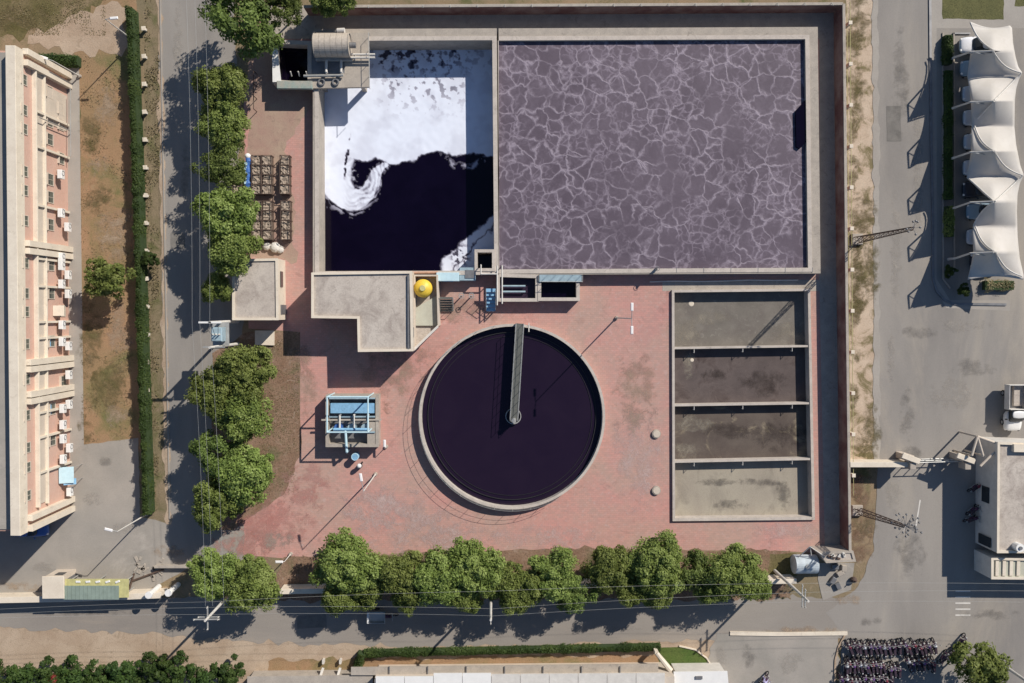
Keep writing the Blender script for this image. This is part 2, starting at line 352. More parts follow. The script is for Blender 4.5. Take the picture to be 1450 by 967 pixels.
# leaves
def leafmat(name, c1, c2, c3):
    m, nt, b = newmat(name); at = N(nt, 'ShaderNodeAttribute', attribute_name='tone'); oi = N(nt, 'ShaderNodeObjectInfo')
    col = ramp(nt, at.outputs['Fac'], [(0, c1), (.5, c2), (1, c3)])
    hs = N(nt, 'ShaderNodeHueSaturation'); mr = N(nt, 'ShaderNodeMapRange'); mr.inputs[3].default_value = .8; mr.inputs[4].default_value = 1.2
    nt.links.new(oi.outputs['Random'], mr.inputs[0]); nt.links.new(mr.outputs[0], hs.inputs['Value']); m2 = N(nt, 'ShaderNodeMath', operation='MULTIPLY_ADD'); m2.inputs[1].default_value = .022; m2.inputs[2].default_value = .484; nt.links.new(oi.outputs['Random'], m2.inputs[0]); nt.links.new(m2.outputs[0], hs.inputs['Hue']); nt.links.new(col, hs.inputs['Color'])
    b.inputs['Roughness'].default_value = .6; b.inputs['Specular IOR Level'].default_value = .25
    nt.links.new(hs.outputs[0], b.inputs['Base Color'])
    tr = N(nt, 'ShaderNodeBsdfTranslucent'); nt.links.new(hs.outputs[0], tr.inputs[0]); ms = N(nt, 'ShaderNodeMixShader'); ms.inputs[0].default_value = .3
    nt.links.new(b.outputs[0], ms.inputs[1]); nt.links.new(tr.outputs[0], ms.inputs[2]); nt.links.new(ms.outputs[0], nt.nodes['Material Output'].inputs[0]); return m
M['leaf'] = leafmat('fresh green leaves', C(.10, .142, .032), C(.195, .255, .06), C(.28, .34, .11))
M['leafd'] = leafmat('dark green leaves', C(.075, .11, .028), C(.135, .19, .045), C(.20, .26, .075))
M['hedge'] = leafmat('hedge leaves', C(.03, .06, .015), C(.05, .09, .02), C(.08, .125, .03))
M['drygrass'] = leafmat('dry tufts', C(.17, .145, .07), C(.25, .21, .11), C(.33, .27, .16))
M['redleaf'] = leafmat('red blossom', C(.25, .05, .03), C(.4, .09, .06), C(.5, .16, .1))

# ------------------------------------------------------------------ ground and paving
RIMT = 1.2
foam_in = PL([(451, 58), (697, 57), (700, 383), (452, 384)], RIMT)
sed_in = PL([(955, 414), (1144, 412), (1150, 732), (956, 734)], .3)
o = MB().sheet([[(-500, -500), (500, -500), (500, 500), (-500, 500)], foam_in, sed_in], 0).build('ground', M['ground']); struct(o)
LV = [1]
def sheet(name, pts, mat, amp=0, seed=0, lvl=None, holes=None, step=.5, kind='structure'):
    poly = PL(pts)
    if amp: poly = rag(poly, amp, step, seed)
    LV[0] += 1
    o = MB().sheet([poly]+(holes or []), .004*(lvl if lvl else 1)+.0005*(LV[0] % 7)).build(name, M[mat]); o['kind'] = kind; return o
sheet('field', [(108, -30), (192, -30), (207, 640), (118, 640), (112, 92), (100, 60)], 'field', .1, 1)
sheet('field', [(-40, -40), (150, -40), (150, 0), (100, 30), (40, 48), (-40, 62)], 'olive', .5, 2, lvl=2)
sheet('field', [(40, 48), (150, 5), (182, 10), (178, 70), (112, 80), (40, 62)], 'sand', .5, 23, lvl=3)
sheet('pavement', [(86, 92), (112, 88), (119, 645), (96, 660)], 'path', lvl=2)
sheet('yard', [(-40, 742), (20, 745), (99, 640), (117, 630), (196, 620), (198, 732), (242, 742), (275, 800), (210, 835), (-40, 846)], 'yard', .05, 3, lvl=3)
sheet('verge', [(203, -30), (226, -30), (240, 745), (213, 735)], 'verge', .12, 4, lvl=2)
sheet('road', [(224, -40), (330, -40), (345, 400), (345, 800), (243, 800), (236, 700), (228, 300)], 'road', .1, 5, lvl=4)
sheet('soil', [(-40, 880), (200, 876), (440, 895), (1020, 895), (1010, 1010), (-40, 1010)], 'sand', .2, 6, lvl=1)
sheet('road', [(-60, 846), (1460, 846), (1520, 900), (1000, 905), (800, 913), (560, 916), (380, 910), (180, 895), (-60, 888)], 'roadew', .25, 7, lvl=5)
sheet('soil', [(380, 935), (1000, 925), (1000, 1000), (380, 1000)], 'field', .2, 8, lvl=3)
sheet('yard', [(1240, -40), (1500, -40), (1500, 1010), (1188, 1010), (1192, 897), (1170, 868), (1215, 830), (1236, 780), (1243, 660), (1243, 640), (1240, 300)], 'road', .1, 9, lvl=6)
sheet('parking_yard', [(1015, 897), (1188, 899), (1180, 1010), (1020, 1010), (1000, 940)], 'yard', .15, 10, lvl=7)
sheet('verge', [(1196, -40), (1240, -40), (1241, 655), (1204, 655)], 'psand', .12, 11, lvl=2)
for i, pts in enumerate([] and [[(1200, -20), (1230, -20), (1232, 60), (1205, 72)], [(1198, 100), (1222, 95), (1226, 160), (1204, 172)], [(1202, 270), (1232, 275), (1240, 320), (1204, 345)],
                         [(1212, 345), (1236, 350), (1243, 440), (1228, 462), (1206, 430)], [(1204, 360), (1236, 362), (1240, 400), (1206, 420)], [(1204, 480), (1216, 482), (1216, 510), (1204, 512)],
                         [(1228, 560), (1246, 580), (1240, 640), (1224, 655), (1206, 640), (1214, 600)], [(1205, 700), (1240, 660), (1243, 720), (1236, 780), (1204, 800)]]):
    sheet('grass', pts, 'olive' if i < 7 else 'gravel', .6 if i < 7 else .3, 20+i, lvl=3, kind='stuff' if i < 7 else 'structure')
sheet('lawn', [(1334, -40), (1421, -40), (1421, 28), (1334, 27)], 'darklawn', .06, 31, lvl=8)
sheet('lawn', [(1437, -40), (1500, -40), (1500, 9), (1437, 9)], 'darklawn', .06, 32, lvl=8)
sheet('pavement', [(1318, -40), (1500, -40), (1500, 40), (1326, 40), (1326, 395), (1345, 425), (1430, 425), (1430, 440), (1340, 436), (1318, 400)], 'path', lvl=7)
pave = [(365, 10), (1190, 10), (1200, 786), (1110, 780), (800, 778), (600, 784), (395, 790), (326, 784), (326, 746), (400, 698), (425, 640), (425, 470), (352, 465), (345, 150)]
sheet('paving', pave, 'pink', lvl=2, holes=[foam_in, sed_in])
sheet('paving', [(352, 60), (441, 60), (441, 150), (405, 200), (420, 372), (352, 365)], 'tanpave', .3, 41, lvl=3)
sheet('paving', [(372, 8), (1190, 8), (1190, 55), (372, 55)], 'conc', lvl=4)
SOFT = [(375, 745, 70, 50, 'redpave'), (430, 690, 40, 40, 'redpave'), (350, 770, 50, 24, 'redpave'), (560, 735, 95, 52, 'whitepave'), (640, 758, 60, 26, 'whitepave'), (540, 720, 60, 40, 'whitepave'), (600, 750, 60, 30, 'whitepave'), (770, 760, 90, 20, 'whitepave'), (905, 640, 40, 90, 'whitepave'), (1120, 752, 60, 16, 'whitepave'), (560, 520, 60, 50, 'tanpave'), (430, 540, 20, 60, 'tanpave'), (650, 440, 70, 20, 'tanpave'), (900, 560, 35, 70, 'tanpave'), (395, 768, 24, 18, 'conc'), (545, 578, 12, 12, 'gravel')]
for i, pts in enumerate([[(505, 690), (585, 700), (650, 735), (668, 776), (520, 776), (505, 750)], [(655, 735), (800, 740), (860, 720), (870, 776), (672, 776)], [(875, 560), (945, 540), (948, 700), (890, 740), (868, 690)],
                         [(1085, 738), (1150, 740), (1150, 765), (1090, 762)], [(440, 690), (500, 700), (500, 770), (430, 770)]]):
    pass
sheet('paving', [(938, 398), (1165, 396), (1168, 412), (938, 412)], 'conc', lvl=5)
sheet('paving', [(1160, 8), (1192, 8), (1200, 784), (1168, 784), (1160, 400)], 'conc', lvl=6)
sheet('soil', [(1234, -40), (1243, -40), (1246, 655), (1236, 655), (1237, 300)], 'path', .12, 61, lvl=9)
sheet('soil', [(222, -40), (229, -40), (242, 742), (234, 742)], 'sand', .15, 62, lvl=9)
sheet('gravel', [(352, 470), (424, 470), (426, 640), (402, 700), (330, 750), (300, 750), (300, 500)], 'gravel', .1, 44, lvl=5)
sheet('soil', [(396, 790), (600, 783), (800, 777), (1118, 779), (1120, 850), (396, 850)], 'gravel', .25, 45, lvl=6)
sheet('soil', [(1090, 784), (1128, 784), (1128, 815), (1088, 815)], 'olive', .1, 46, lvl=7)
def fademat(nm, strength):
    key = nm+'_f%d' % int(strength*100)
    if key in M: return M[key]
    m = M[nm].copy(); nt = m.node_tree; out = nt.nodes['Material Output']; src = out.inputs[0].links[0].from_socket
    at = N(nt, 'ShaderNodeAttribute', attribute_name='fade'); v = pos(nt); n1 = nz(nt, v, .6, 10, .74, .25)
    ad = N(nt, 'ShaderNodeMath', operation='MULTIPLY_ADD'); nt.links.new(n1, ad.inputs[0]); ad.inputs[1].default_value = 3.0; a0 = N(nt, 'ShaderNodeMath', operation='ADD'); a0.inputs[1].default_value = -1.75; nt.links.new(at.outputs['Fac'], a0.inputs[0]); nt.links.new(a0.outputs[0], ad.inputs[2])
    fac = mix(nt, 1.0, ramp(nt, ad.outputs[0], [(.05, K), (.75, (strength,)*3+(1,))]), ramp(nt, at.outputs['Fac'], bw(0, .3)), 'MULTIPLY'); tr = N(nt, 'ShaderNodeBsdfTransparent'); ms = N(nt, 'ShaderNodeMixShader')
    nt.links.new(fac, ms.inputs[0]); nt.links.new(tr.outputs[0], ms.inputs[1]); nt.links.new(src, ms.inputs[2]); nt.links.new(ms.outputs[0], out.inputs[0]); M[key] = m; return m
DC = [0]
def decal(name, px, py, rx, ry, mat, strength=1.0, z=.05, rot=0):
    DC[0] += 1; z = z+.0005*(DC[0] % 9); vs = []; fs = []; fd = []; n = 28; m = 6
    c = P(px, py, z); vs.append(tuple(c)); fd.append(.62)
    for k in range(1, m+1):
        for i in range(n):
            A = 2*math.pi*i/n; x, y = rx*math.cos(A)*k/m, ry*math.sin(A)*k/m; q = P(px+x*math.cos(rot)-y*math.sin(rot), py+x*math.sin(rot)+y*math.cos(rot), z); vs.append(tuple(q)); fd.append(.62*(1-(k/m)**2))
    for i in range(n):
        fs.append((0, 1+(i+1) % n, 1+i))
        for k in range(m-1): a, b = 1+k*n+i, 1+k*n+(i+1) % n; fs.append((a, b, b+n, a+n))
    o = MB().add(vs, fs).build(name, fademat(mat, strength)); o.data.attributes.new('fade', 'FLOAT', 'POINT').data.foreach_set('value', fd); o['kind'] = 'structure'; return o
def blob(px, py, rx, ry, seed, n=26):
    r_ = random.Random(seed); return [(px+rx*math.cos(2*math.pi*k/n)*(1+r_.uniform(-.12, .12)), py+ry*math.sin(2*math.pi*k/n)*(1+r_.uniform(-.12, .12))) for k in range(n)]
M['oil'] = mottled('oil stained tarmac', C(.17, .16, .145), C(.22, .205, .185), .8, grain=.1, bump=.1)
M['cement'] = mottled('cement smeared ground', C(.43, .395, .35), C(.37, .34, .30), .9, grain=.1, bump=.1)
for i, (x, y, rx, ry, mt) in enumerate([(132, 705, 20, 14, 'cement'), (178, 748, 24, 12, 'cement'), (62, 802, 24, 9, 'cement'), (150, 652, 16, 10, 'oil'), (1268, 700, 18, 34, 'cement'), (1290, 640, 22, 12, 'oil'), (1262, 500, 8, 60, 'cement'), (1300, 470, 34, 12, 'oil'),
                                        (1235, 880, 26, 9, 'oil'), (252, 60, 9, 70, 'cement'), (262, 250, 10, 60, 'oil'), (1375, 520, 50, 16, 'oil'), (1060, 925, 14, 30, 'oil'), (1020, 935, 12, 24, 'cement'), (1120, 940, 26, 20, 'cement'), (1275, 120, 16, 110, 'oil'), (1268, 350, 12, 90, 'cement'),
                                        (1300, 250, 9, 130, 'cement'), (1290, 780, 30, 50, 'oil'), (120, 868, 90, 6, 'oil'), (900, 890, 120, 7, 'cement'), (1400, 870, 60, 10, 'oil'), (1345, 560, 40, 30, 'cement'), (1285, 590, 14, 50, 'oil'), (1360, 460, 50, 14, 'cement'), (40, 830, 60, 9, 'sand'), (240, 780, 30, 12, 'sand'), (1200, 850, 30, 10, 'sand'), (1140, 893, 70, 8, 'sand')]):
    decal('road_stain', x, y, rx, ry, mt, 1.0 if mt == 'sand' else (.75 if mt == 'cement' else .5), .052)
for i, pts in enumerate([[(1255, 150), (1275, 150), (1276, 200), (1256, 200)], [(242, 330), (262, 331), (262, 352), (242, 351)], [(420, 872), (462, 870), (463, 888), (421, 890)]]):
    sheet('road_patch', pts, 'oil', .02, 130+i, lvl=10)
for x, y, rx, ry, mt in SOFT: decal('paving_patch', x, y, rx*1.2, ry*1.2, mt, 1.0 if mt == 'redpave' else .8, .04)
for x, y, rx, ry in [(1216, 20, 18, 50), (1208, 60, 14, 30), (1212, 130, 16, 45), (1206, 180, 10, 30), (1206, 250, 10, 22), (1220, 300, 22, 38), (1214, 335, 16, 22), (1228, 385, 20, 50), (1214, 400, 16, 55), (1209, 440, 12, 26), (1210, 496, 10, 20), (1208, 560, 9, 20), (1232, 610, 16, 42), (1214, 625, 16, 26), (1210, 225, 12, 20)]:
    o = decal('grass_patch', x, y, rx*1.25, ry*1.25, 'olive', 1.0, .045); o['kind'] = 'stuff'
for x, y, rx, ry in [(1222, 720, 26, 70), (1218, 775, 24, 40), (1215, 690, 18, 30)]: decal('gravel', x, y, rx, ry, 'gravel', 1.0, .045)
for x, y, rx, ry in [(130, 190, 26, 40), (128, 480, 26, 80), (150, 540, 40, 50), (140, 280, 26, 30), (30, 25, 70, 26), (120, 610, 14, 30)]:
    o = decal('grass_patch', x, y, rx, ry, 'olive', .9, .045); o['kind'] = 'stuff'
for x, y, rx, ry in [(165, 330, 36, 60), (150, 150, 30, 40), (165, 590, 36, 20), (140, 235, 24, 24), (170, 470, 24, 60)]: decal('sandy_patch', x, y, rx, ry, 'sand', .8, .052)
# scattered dry tufts
def leaf_mesh(name, pts, nrm, size, tone, mat, asp=.55):
    pts = np.asarray(pts); n = len(pts); nrm = np.asarray(nrm); nrm = nrm/np.linalg.norm(nrm, axis=1, keepdims=True)
    a = rng.normal(size=(n, 3)); u = np.cross(nrm, a); u /= np.linalg.norm(u, axis=1, keepdims=True); w = np.cross(nrm, u)
    sz = (np.asarray(size)*np.ones(n))[:, None]
    v = np.stack([pts-u*sz, pts-w*sz*asp, pts+u*sz, pts+w*sz*asp], 1).reshape(-1, 3)
    me = bpy.data.meshes.new(name); me.vertices.add(4*n); me.vertices.foreach_set('co', v.ravel())
    me.loops.add(4*n); me.loops.foreach_set('vertex_index', np.arange(4*n)); me.polygons.add(n)
    me.polygons.foreach_set('loop_start', np.arange(0, 4*n, 4)); me.polygons.foreach_set('loop_total', np.full(n, 4)); me.update(calc_edges=True)
    at = me.attributes.new('tone', 'FLOAT', 'POINT'); at.data.foreach_set('value', np.repeat(np.clip(tone, 0, 1), 4)); me.materials.append(mat); return me
def link(me, name, loc=(0, 0, 0), parent=None):
    o = bpy.data.objects.new(name, me); sc.collection.objects.link(o); o.location = loc; o.parent = parent; ORG[o.name] = np.zeros(3); return o
def tufts(name, boxes, n, mat, size=.09, h=.12):
    pts = []
    while len(pts) < n:
        x0, y0, x1, y1 = random.choice(boxes); x, y = random.uniform(x0, x1), random.uniform(y0, y1); p = P(x, y)
        if noise.noise(Vector((p.x*.5, p.y*.5, 3))) + random.uniform(-.25, .25) > .05:
            pts.append((p.x, p.y, random.uniform(.03, h)))
    nn = rng.normal(size=(n, 3))*.7 + np.array((0, 0, .9))
    struct(link(leaf_mesh(name, pts, nn, rng.uniform(.5, 1.2, n)*size, rng.uniform(0, 1, n), M[mat]), name), 'stuff')
tufts('dry_grass', [(115, 80, 190, 625)], 3500, 'drygrass', .07, .05)
tufts('dry_grass', [(206, 0, 226, 730)], 2500, 'drygrass')
tufts('dry_grass', [(0, 0, 150, 50)], 1500, 'drygrass', .07, .05)
tufts('fallen_leaves', [(360, 480, 424, 700), (398, 785, 1120, 838)], 5000, 'drygrass', .07, .05)

# ------------------------------------------------------------------ trees and hedges
def crown_mesh(seed, mat, nc=96, per=200, flat=.8, leaf=.042, ragged=.42):
    r_ = np.random.default_rng(seed); pts = []; nr = []; tone = []
    lob = r_.uniform(0, 6.28, 4)
    for c in range(nc):
        th = r_.uniform(0, 2*np.pi); cz = r_.uniform(-.35, 1.0); rad = math.sqrt(max(0, 1-cz*cz))
        k = 1 - ragged*r_.uniform(0, 1)**1.2; k *= 1+.16*math.sin(3*th+lob[0])*rad+.1*math.sin(5*th+lob[1])*rad
        if c % 5 == 0: k *= .6
        cen = np.array((rad*math.cos(th), rad*math.sin(th), cz*flat))*k*.78; cr = r_.uniform(.12, .30)
        t0 = r_.uniform(.15, .8)
        d = r_.normal(size=(per, 3)); d[:, 2] = d[:, 2]*.8+.35; d += cen*.9; d /= np.linalg.norm(d, axis=1, keepdims=True)
        rr = cr*r_.uniform(.45, 1.12, (per, 1))
        pts.append(cen+d*rr*np.array((1, 1, .75))); nr.append(d*1.0+r_.normal(size=(per, 3))*.55+np.array((0, 0, .35))); tone.append(np.clip(t0+r_.normal(size=per)*.2, 0, 1))
    pts = np.concatenate(pts); n = len(pts)
    return leaf_mesh('crown', pts, np.concatenate(nr), r_.uniform(.6, 1.3, n)*leaf, np.concatenate(tone), mat)
CR = {'g': [crown_mesh(i, M['leaf']) for i in range(6)], 'd': [crown_mesh(20+i, M['leafd'], 60, 150) for i in range(3)], 's': [crown_mesh(40+i, M['leaf'], 60, 120, .7, .06, .6) for i in range(2)],
      'b': [crown_mesh(60+i, M['hedge'], 30, 120, .9, .075) for i in range(3)]}
def trunk_mesh(seed):
    r_ = random.Random(seed); mb = MB(); top = Vector((r_.uniform(-.06, .06), r_.uniform(-.06, .06), .55))
    mb.cyl((0, 0, 0), top*.5, .05, .038, 8); mb.cyl(top*.5, top, .038, .03, 8)
    for k in range(7):
        a = k*.9+r_.uniform(-.3, .3); L = r_.uniform(.3, .55); st = top*r_.uniform(.6, 1)
        md = st+Vector((math.cos(a)*L*.5, math.sin(a)*L*.5, L*.35)); en = md+Vector((math.cos(a+.2)*L*.5, math.sin(a+.2)*L*.5, L*.25))
        mb.cyl(st, md, .022, .014, 6); mb.cyl(md, en, .014, .005, 6)
    v = mb; me = bpy.data.meshes.new('trunk'); me.from_pydata(v.v, [], v.f); me.materials.append(M['bark']); me.update(); return me
TR = [trunk_mesh(i) for i in range(3)]
def tree(px, py, rpx, h, kind, label, group, var=None, name='tree', cz=.64):
    zc = h*cz; c = P(px, py, zc); var = random.randrange(10) if var is None else var
    t = thing(name, (c.x, c.y, 0), label, 'tree', group); t.rotation_euler.z = random.uniform(0, 6.28)
    r = rpx*S*(1-zc/CH)*(1.13 if name == 'tree' else 1.05)
    tk = link(TR[var % 3], 'trunk', parent=t); tk.scale = (r*.8, r*.8, h*.78)
    cr = link(CR[kind][var % len(CR[kind])], 'crown', (0, 0, zc), t); sz = (h-zc)/.8
    cr.scale = (r, r*random.uniform(.9, 1.1), max(sz, r*.5)); return t
G1 = 'street trees between the road and the paved plant'
LT = [(338, 24, 54, 8.5, 'd', 'big dark tree shading the road beside the north corner of the plant wall'),
      (395, 8, 34, 7, 'd', 'dark tree squeezed between the big dark tree and the wall corner'),
      (470, -6, 30, 6, 'g', 'leafy branch tips reaching over the brick wall above the drum screen'),
      (318, 128, 36, 6.5, 'g', 'round tree just south of the big dark tree by the road'),
      (318, 178, 34, 6, 'g', 'medium green tree on the road edge north of the rubble cages'),
      (316, 232, 34, 6, 'd', 'darker tree standing beside the upper rubble cages'),
      (322, 305, 42, 7, 'g', 'bright green tree beside the lower rubble cages'),
      (326, 352, 38, 6.5, 'g', 'full crown leaning over the hut roof corner'),
      (308, 408, 22, 4.5, 'g', 'small tree squeezed between the road and the flat hut roof'),
      (348, 522, 40, 6.5, 'g', 'bright tree beside the small lit concrete slab south of the hut'),
      (308, 555, 38, 6, 'g', 'road side tree south of the transformer frame'),
      (345, 588, 38, 6.5, 'g', 'tree crown beside the brown gravel strip'),
      (312, 640, 36, 6, 'd', 'mid green tree in the middle of the southern road side clump'),
      (348, 672, 40, 6.5, 'g', 'wide crown bulging over the red paving edge'),
      (306, 712, 36, 6, 'g', 'southernmost tree of the road side clump'),
      (303, 812, 34, 6, 'g', 'tree touching the road corner beside the power pole'),
      (358, 826, 40, 6.5, 'g', 'tree east of the corner power pole over the south road')]
for i, (x, y, r, h, k, l) in enumerate(LT): tree(x, y, r, h, k, l, G1, i)
BT = [(705, 822, 28, 5, 'inner ninth'), (890, 832, 26, 5, 'inner thirteenth'), (1008, 832, 26, 5, 'inner sixteenth'), (535, 808, 26, 5, 'inner third'), (490, 798, 42, 6.5, 'first'), (482, 842, 28, 5, 'second'), (520, 838, 24, 5, 'third'), (572, 812, 38, 6, 'fourth'), (575, 845, 22, 5, 'fifth'), (622, 818, 42, 6.5, 'sixth'), (672, 805, 42, 6.5, 'seventh'),
      (660, 842, 26, 5, 'eighth'), (735, 832, 36, 6, 'ninth'), (782, 815, 36, 6, 'tenth'), (815, 840, 30, 5.5, 'eleventh'), (862, 806, 34, 6, 'twelfth'), (928, 798, 44, 6.5, 'thirteenth'), (925, 836, 28, 5, 'fourteenth'), (985, 812, 32, 5.5, 'fifteenth'), (1035, 808, 42, 6, 'sixteenth'), (1068, 826, 24, 4.5, 'last')]
for i, (x, y, r, h, w) in enumerate(BT):
    tree(x, y, r, h, 'g' if i not in (14, 18) else 'd', f'{w} green tree counted from the west in the row along the south wall', 'row of trees along the south wall', i+2)
tree(150, 392, 32, 4.8, 's', 'lone spreading tree on the bare field beside the brick building', None, 0)
tree(214, 368, 14, 2.2, 'b', 'small bushy shrub on the road verge near the white posts', None, 1, 'shrub')
tree(1388, 948, 42, 6.0, 's', 'airy tree over the parked motorcycles by the road', None, 1)
tree(1359, 376, 0, 0, 'b', '', None) if False else None
for i, (x, y, r) in enumerate([(-4, 955, 26), (34, 958, 24), (68, 955, 20), (105, 950, 26), (140, 958, 26), (178, 956, 30), (215, 950, 24), (236, 938, 14), (250, 955, 26), (285, 956, 24), (322, 955, 28)]):
    tree(x, y, r, 3.2, 'b', f'dark bush number {i+1} from the frame edge along the southwest road' if i else 'dark bush cut by the corner of the photo at the southwest road', 'dark bushes along the southwest road', i, 'bush', .5)
t = tree(82, 960, 11, 3.3, 'b', 'red flowering bush among the dark bushes', None, 0, 'bush', .5)
for c in t.children:
    if c.name.startswith('crown'): c.data = crown_mesh(77, M['redleaf'], 22, 100); 
tree(1345, 384, 10, 1.6, 'b', 'bright small shrub beside the parking kerb', None, 0, 'shrub', .5)
tree(1364, 410, 11, 1.6, 'b', 'bright small shrub on the curved corner of the parking island', None, 1, 'shrub', .5)
for n_, (x, y) in (('', (1345, 384)),): pass
def leafbed(path, wpx, h, mat, label, cat, name, dens=420, z0=0, leaf=.085, wjit=.3):
    pw = [P(x, y, h*.7) for x, y in path]; mb = MB(); pts = []; nr = []; wd = wpx*S/2
    for a, b_ in zip(pw[:-1], pw[1:]):
        d = (b_-a); d.z = 0; L = d.length; d.normalize(); nn = Vector((-d.y, d.x, 0)); ang = math.atan2(d.y, d.x)
        nseg = max(1, int(L/1.5))
        for k in range(nseg):
            c = a+d*(k+.5)*L/nseg; mb.box((c.x, c.y, h*.4), (L/nseg*1.02, wd*1.5, h*.78*random.uniform(.95, 1.05)), ang)
        for k in range(int(L*dens)):
            u = random.uniform(0, L); v_ = random.uniform(-1, 1); bulge = 1+wjit*noise.noise(Vector(((a+d*u).x*.8, (a+d*u).y*.8, 1)))*2
            ww = wd*bulge; hh = h*(1+.25*noise.noise(Vector(((a+d*u).x*1.3, (a+d*u).y*1.3, 5))))
            z = hh*(1-abs(v_)**4*.75)*random.uniform(.85, 1.05) if random.random() < .75 else random.uniform(.1, hh)
            ww *= 1+.25*noise.noise(Vector(((a+d*u).x*2.2, (a+d*u).y*2.2, 9)))
            p = a+d*u+nn*v_*ww; pts.append((p.x, p.y, z)); nr.append((nn.x*v_+random.gauss(0, .5), nn.y*v_+random.gauss(0, .5), .9))
    c0 = pw[0]; t = thing(name, (c0.x, c0.y, 0), label, cat)
    mb.build('branches', M['hcore'], t)
    n = len(pts); pts = np.array(pts)-np.array((c0.x, c0.y, 0))
    tn = np.array([noise.noise(Vector((p[0]*.6, p[1]*.6, 0)))*.7+.5 for p in pts])+rng.normal(size=n)*.2
    link(leaf_mesh('foliage', pts, nr, rng.uniform(.6, 1.25, n)*leaf, tn, M[mat]), 'foliage', parent=t); return t
leafbed([(184, 12), (192, 220), (200, 480), (208, 728)], 11.5, 1.8, 'hedge', 'long narrow clipped hedge running beside the west road verge', 'hedge', 'hedge', 520)
leafbed([(40, 84), (70, 84), (110, 86)], 16, 1.0, 'hedge', 'short hedge at the north end of the pink brick building', 'hedge', 'hedge')
leafbed([(515, 926), (700, 922), (935, 917)], 11, .8, 'hedge', 'thin hedge strip between the south road and the white roofed shed', 'hedge', 'hedge')
leafbed([(505, 948), (512, 926)], 14, 1.2, 'hedge', 'dark bushy hedge end at the west tip of the thin hedge strip', 'hedge', 'hedge')
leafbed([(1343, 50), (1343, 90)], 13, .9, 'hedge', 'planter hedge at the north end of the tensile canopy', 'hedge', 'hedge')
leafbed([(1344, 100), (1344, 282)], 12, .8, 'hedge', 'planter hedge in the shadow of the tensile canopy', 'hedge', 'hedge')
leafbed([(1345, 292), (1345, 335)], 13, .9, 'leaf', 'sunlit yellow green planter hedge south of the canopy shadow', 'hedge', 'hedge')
leafbed([(1395, 404), (1435, 404)], 17, .7, 'drygrass', 'dry brown bush heap under the south edge of the canopy', 'bush', 'bush', 200)
o = MB().sheet([PL([(925, 917), (962, 916), (985, 922), (1003, 936), (1012, 951), (940, 952)])], .03).build('lawn', M['lawn']); struct(o)

# ------------------------------------------------------------------ walls
def polyline_wall(path, z, th, label, name='boundary_wall', mat='redbrick', cop='conc', pil=None, cat='wall', z0=-.05, capw=.05):
    pw = [P(x, y, z) for x, y in path]; t = thing(name, (pw[0].x, pw[0].y, 0), label, cat); mb = MB(); cp = MB()
    for a, b_ in zip(pw[:-1], pw[1:]):
        d = b_-a; L = d.length; c = (a+b_)/2; ang = math.atan2(d.y, d.x)
        mb.box((c.x, c.y, (z+z0)/2), (L, th, z-z0-.08), ang); cp.box((c.x, c.y, z-.04), (L+.01, th+capw, .08), ang, bev=.015)
    mb.build('wall', M[mat], t); cp.build('coping', M[cop], t)
    return t, pw
t, pw = polyline_wall([(1195, 5), (1199, 400), (1204, 784)], 2.2, .23, 'dark red brick boundary wall along the east side of the plant')
t2, _ = polyline_wall([(430, 9), (1194, 5)], 2.2, .23, 'dark red brick boundary wall along the north side of the plant')
for k in range(20):
    p = P(445+k*38.5, 9-.2*k, 2.2); m_ = MB(); m_.tube([p+Vector((0, 0, -.1)), p+Vector((0, 0, .25)), p+Vector((.05, -.35, .45))], .03); m_.build('wire_bracket', M['steel'], t2)
mb = MB()
for k in range(13):
    p = P(1198+.45*k, 32+58.3*k, 2.2)
f = thing('wire_fence', P(1203, 5), 'yellowish wire fence on small white posts just outside the east wall', 'fence')
for k in range(12):
    p = P(1200.5+.43*k, 32+58.3*k, 1.9); MB().box((p.x+.25, p.y, .95), (.3, .3, 1.9), bev=.03).box((p.x+.25, p.y, 1.92), (.38, .38, .08), bev=.02).build('post', M['cream'], f)
w = MB()
for z in (1.2, 1.9): w.tube([P(1200+.43*k, 2+58.3*k, 1.9)+Vector((.25, 0, z-1.9)) for k in range(13)], .03)
w.build('wire', M['yellowp'], f)
polyline_wall([(-60, 851), (100, 848), (228, 843)], 1.8, .3, 'long pale wall between the southwest yard and the road', mat='cream', cop='cream', capw=.3)
polyline_wall([(396, 838), (700, 832), (1128, 823)], 1.8, .3, 'long pale wall behind the row of trees on the south road', mat='cream', cop='cream', capw=.2)
polyline_wall([(218, 803), (300, 803)], .7, .2, 'low wall stub between the yard and the corner tree', mat='conc', capw=.04)
polyline_wall([(1203, 658), (1292, 658)], 2.2, .3, 'cream wall linking the east brick wall to the sliding gate', mat='cream', cop='cream', capw=.22)
for i, (x, y) in enumerate([(210, 843), (238, 840)]):
    p = P(x, y, 2.6); t = thing('gate_pillar', (p.x, p.y, 0), f'{"western" if i == 0 else "eastern"} round white gate pillar beside the green roofed shed', 'pillar', 'round white gate pillars')
    MB().cyl((p.x, p.y, 0), (p.x, p.y, 2.45), .26, n=16).build('column', M['white'], t); MB().cyl((p.x, p.y, 2.45), (p.x, p.y, 2.6), .36, .34, n=16).build('cap', M['white'], t)
for k in range(17):
    x = 198+.42*k; y = 40+39.4*k
    p = P(x+5, y, .6); t = thing('fence_post', (p.x, p.y, 0), 'short white concrete post in the line beside the long hedge', 'post', 'white concrete posts beside the long hedge')
    MB().box((p.x, p.y, .27), (.24, .24, .54), bev=.02).build('shaft', M['offwhite'], t); MB().box((p.x, p.y, .58), (.42, .42, .09), random.uniform(-.1, .1), bev=.02).build('cap', M['cream'], t)

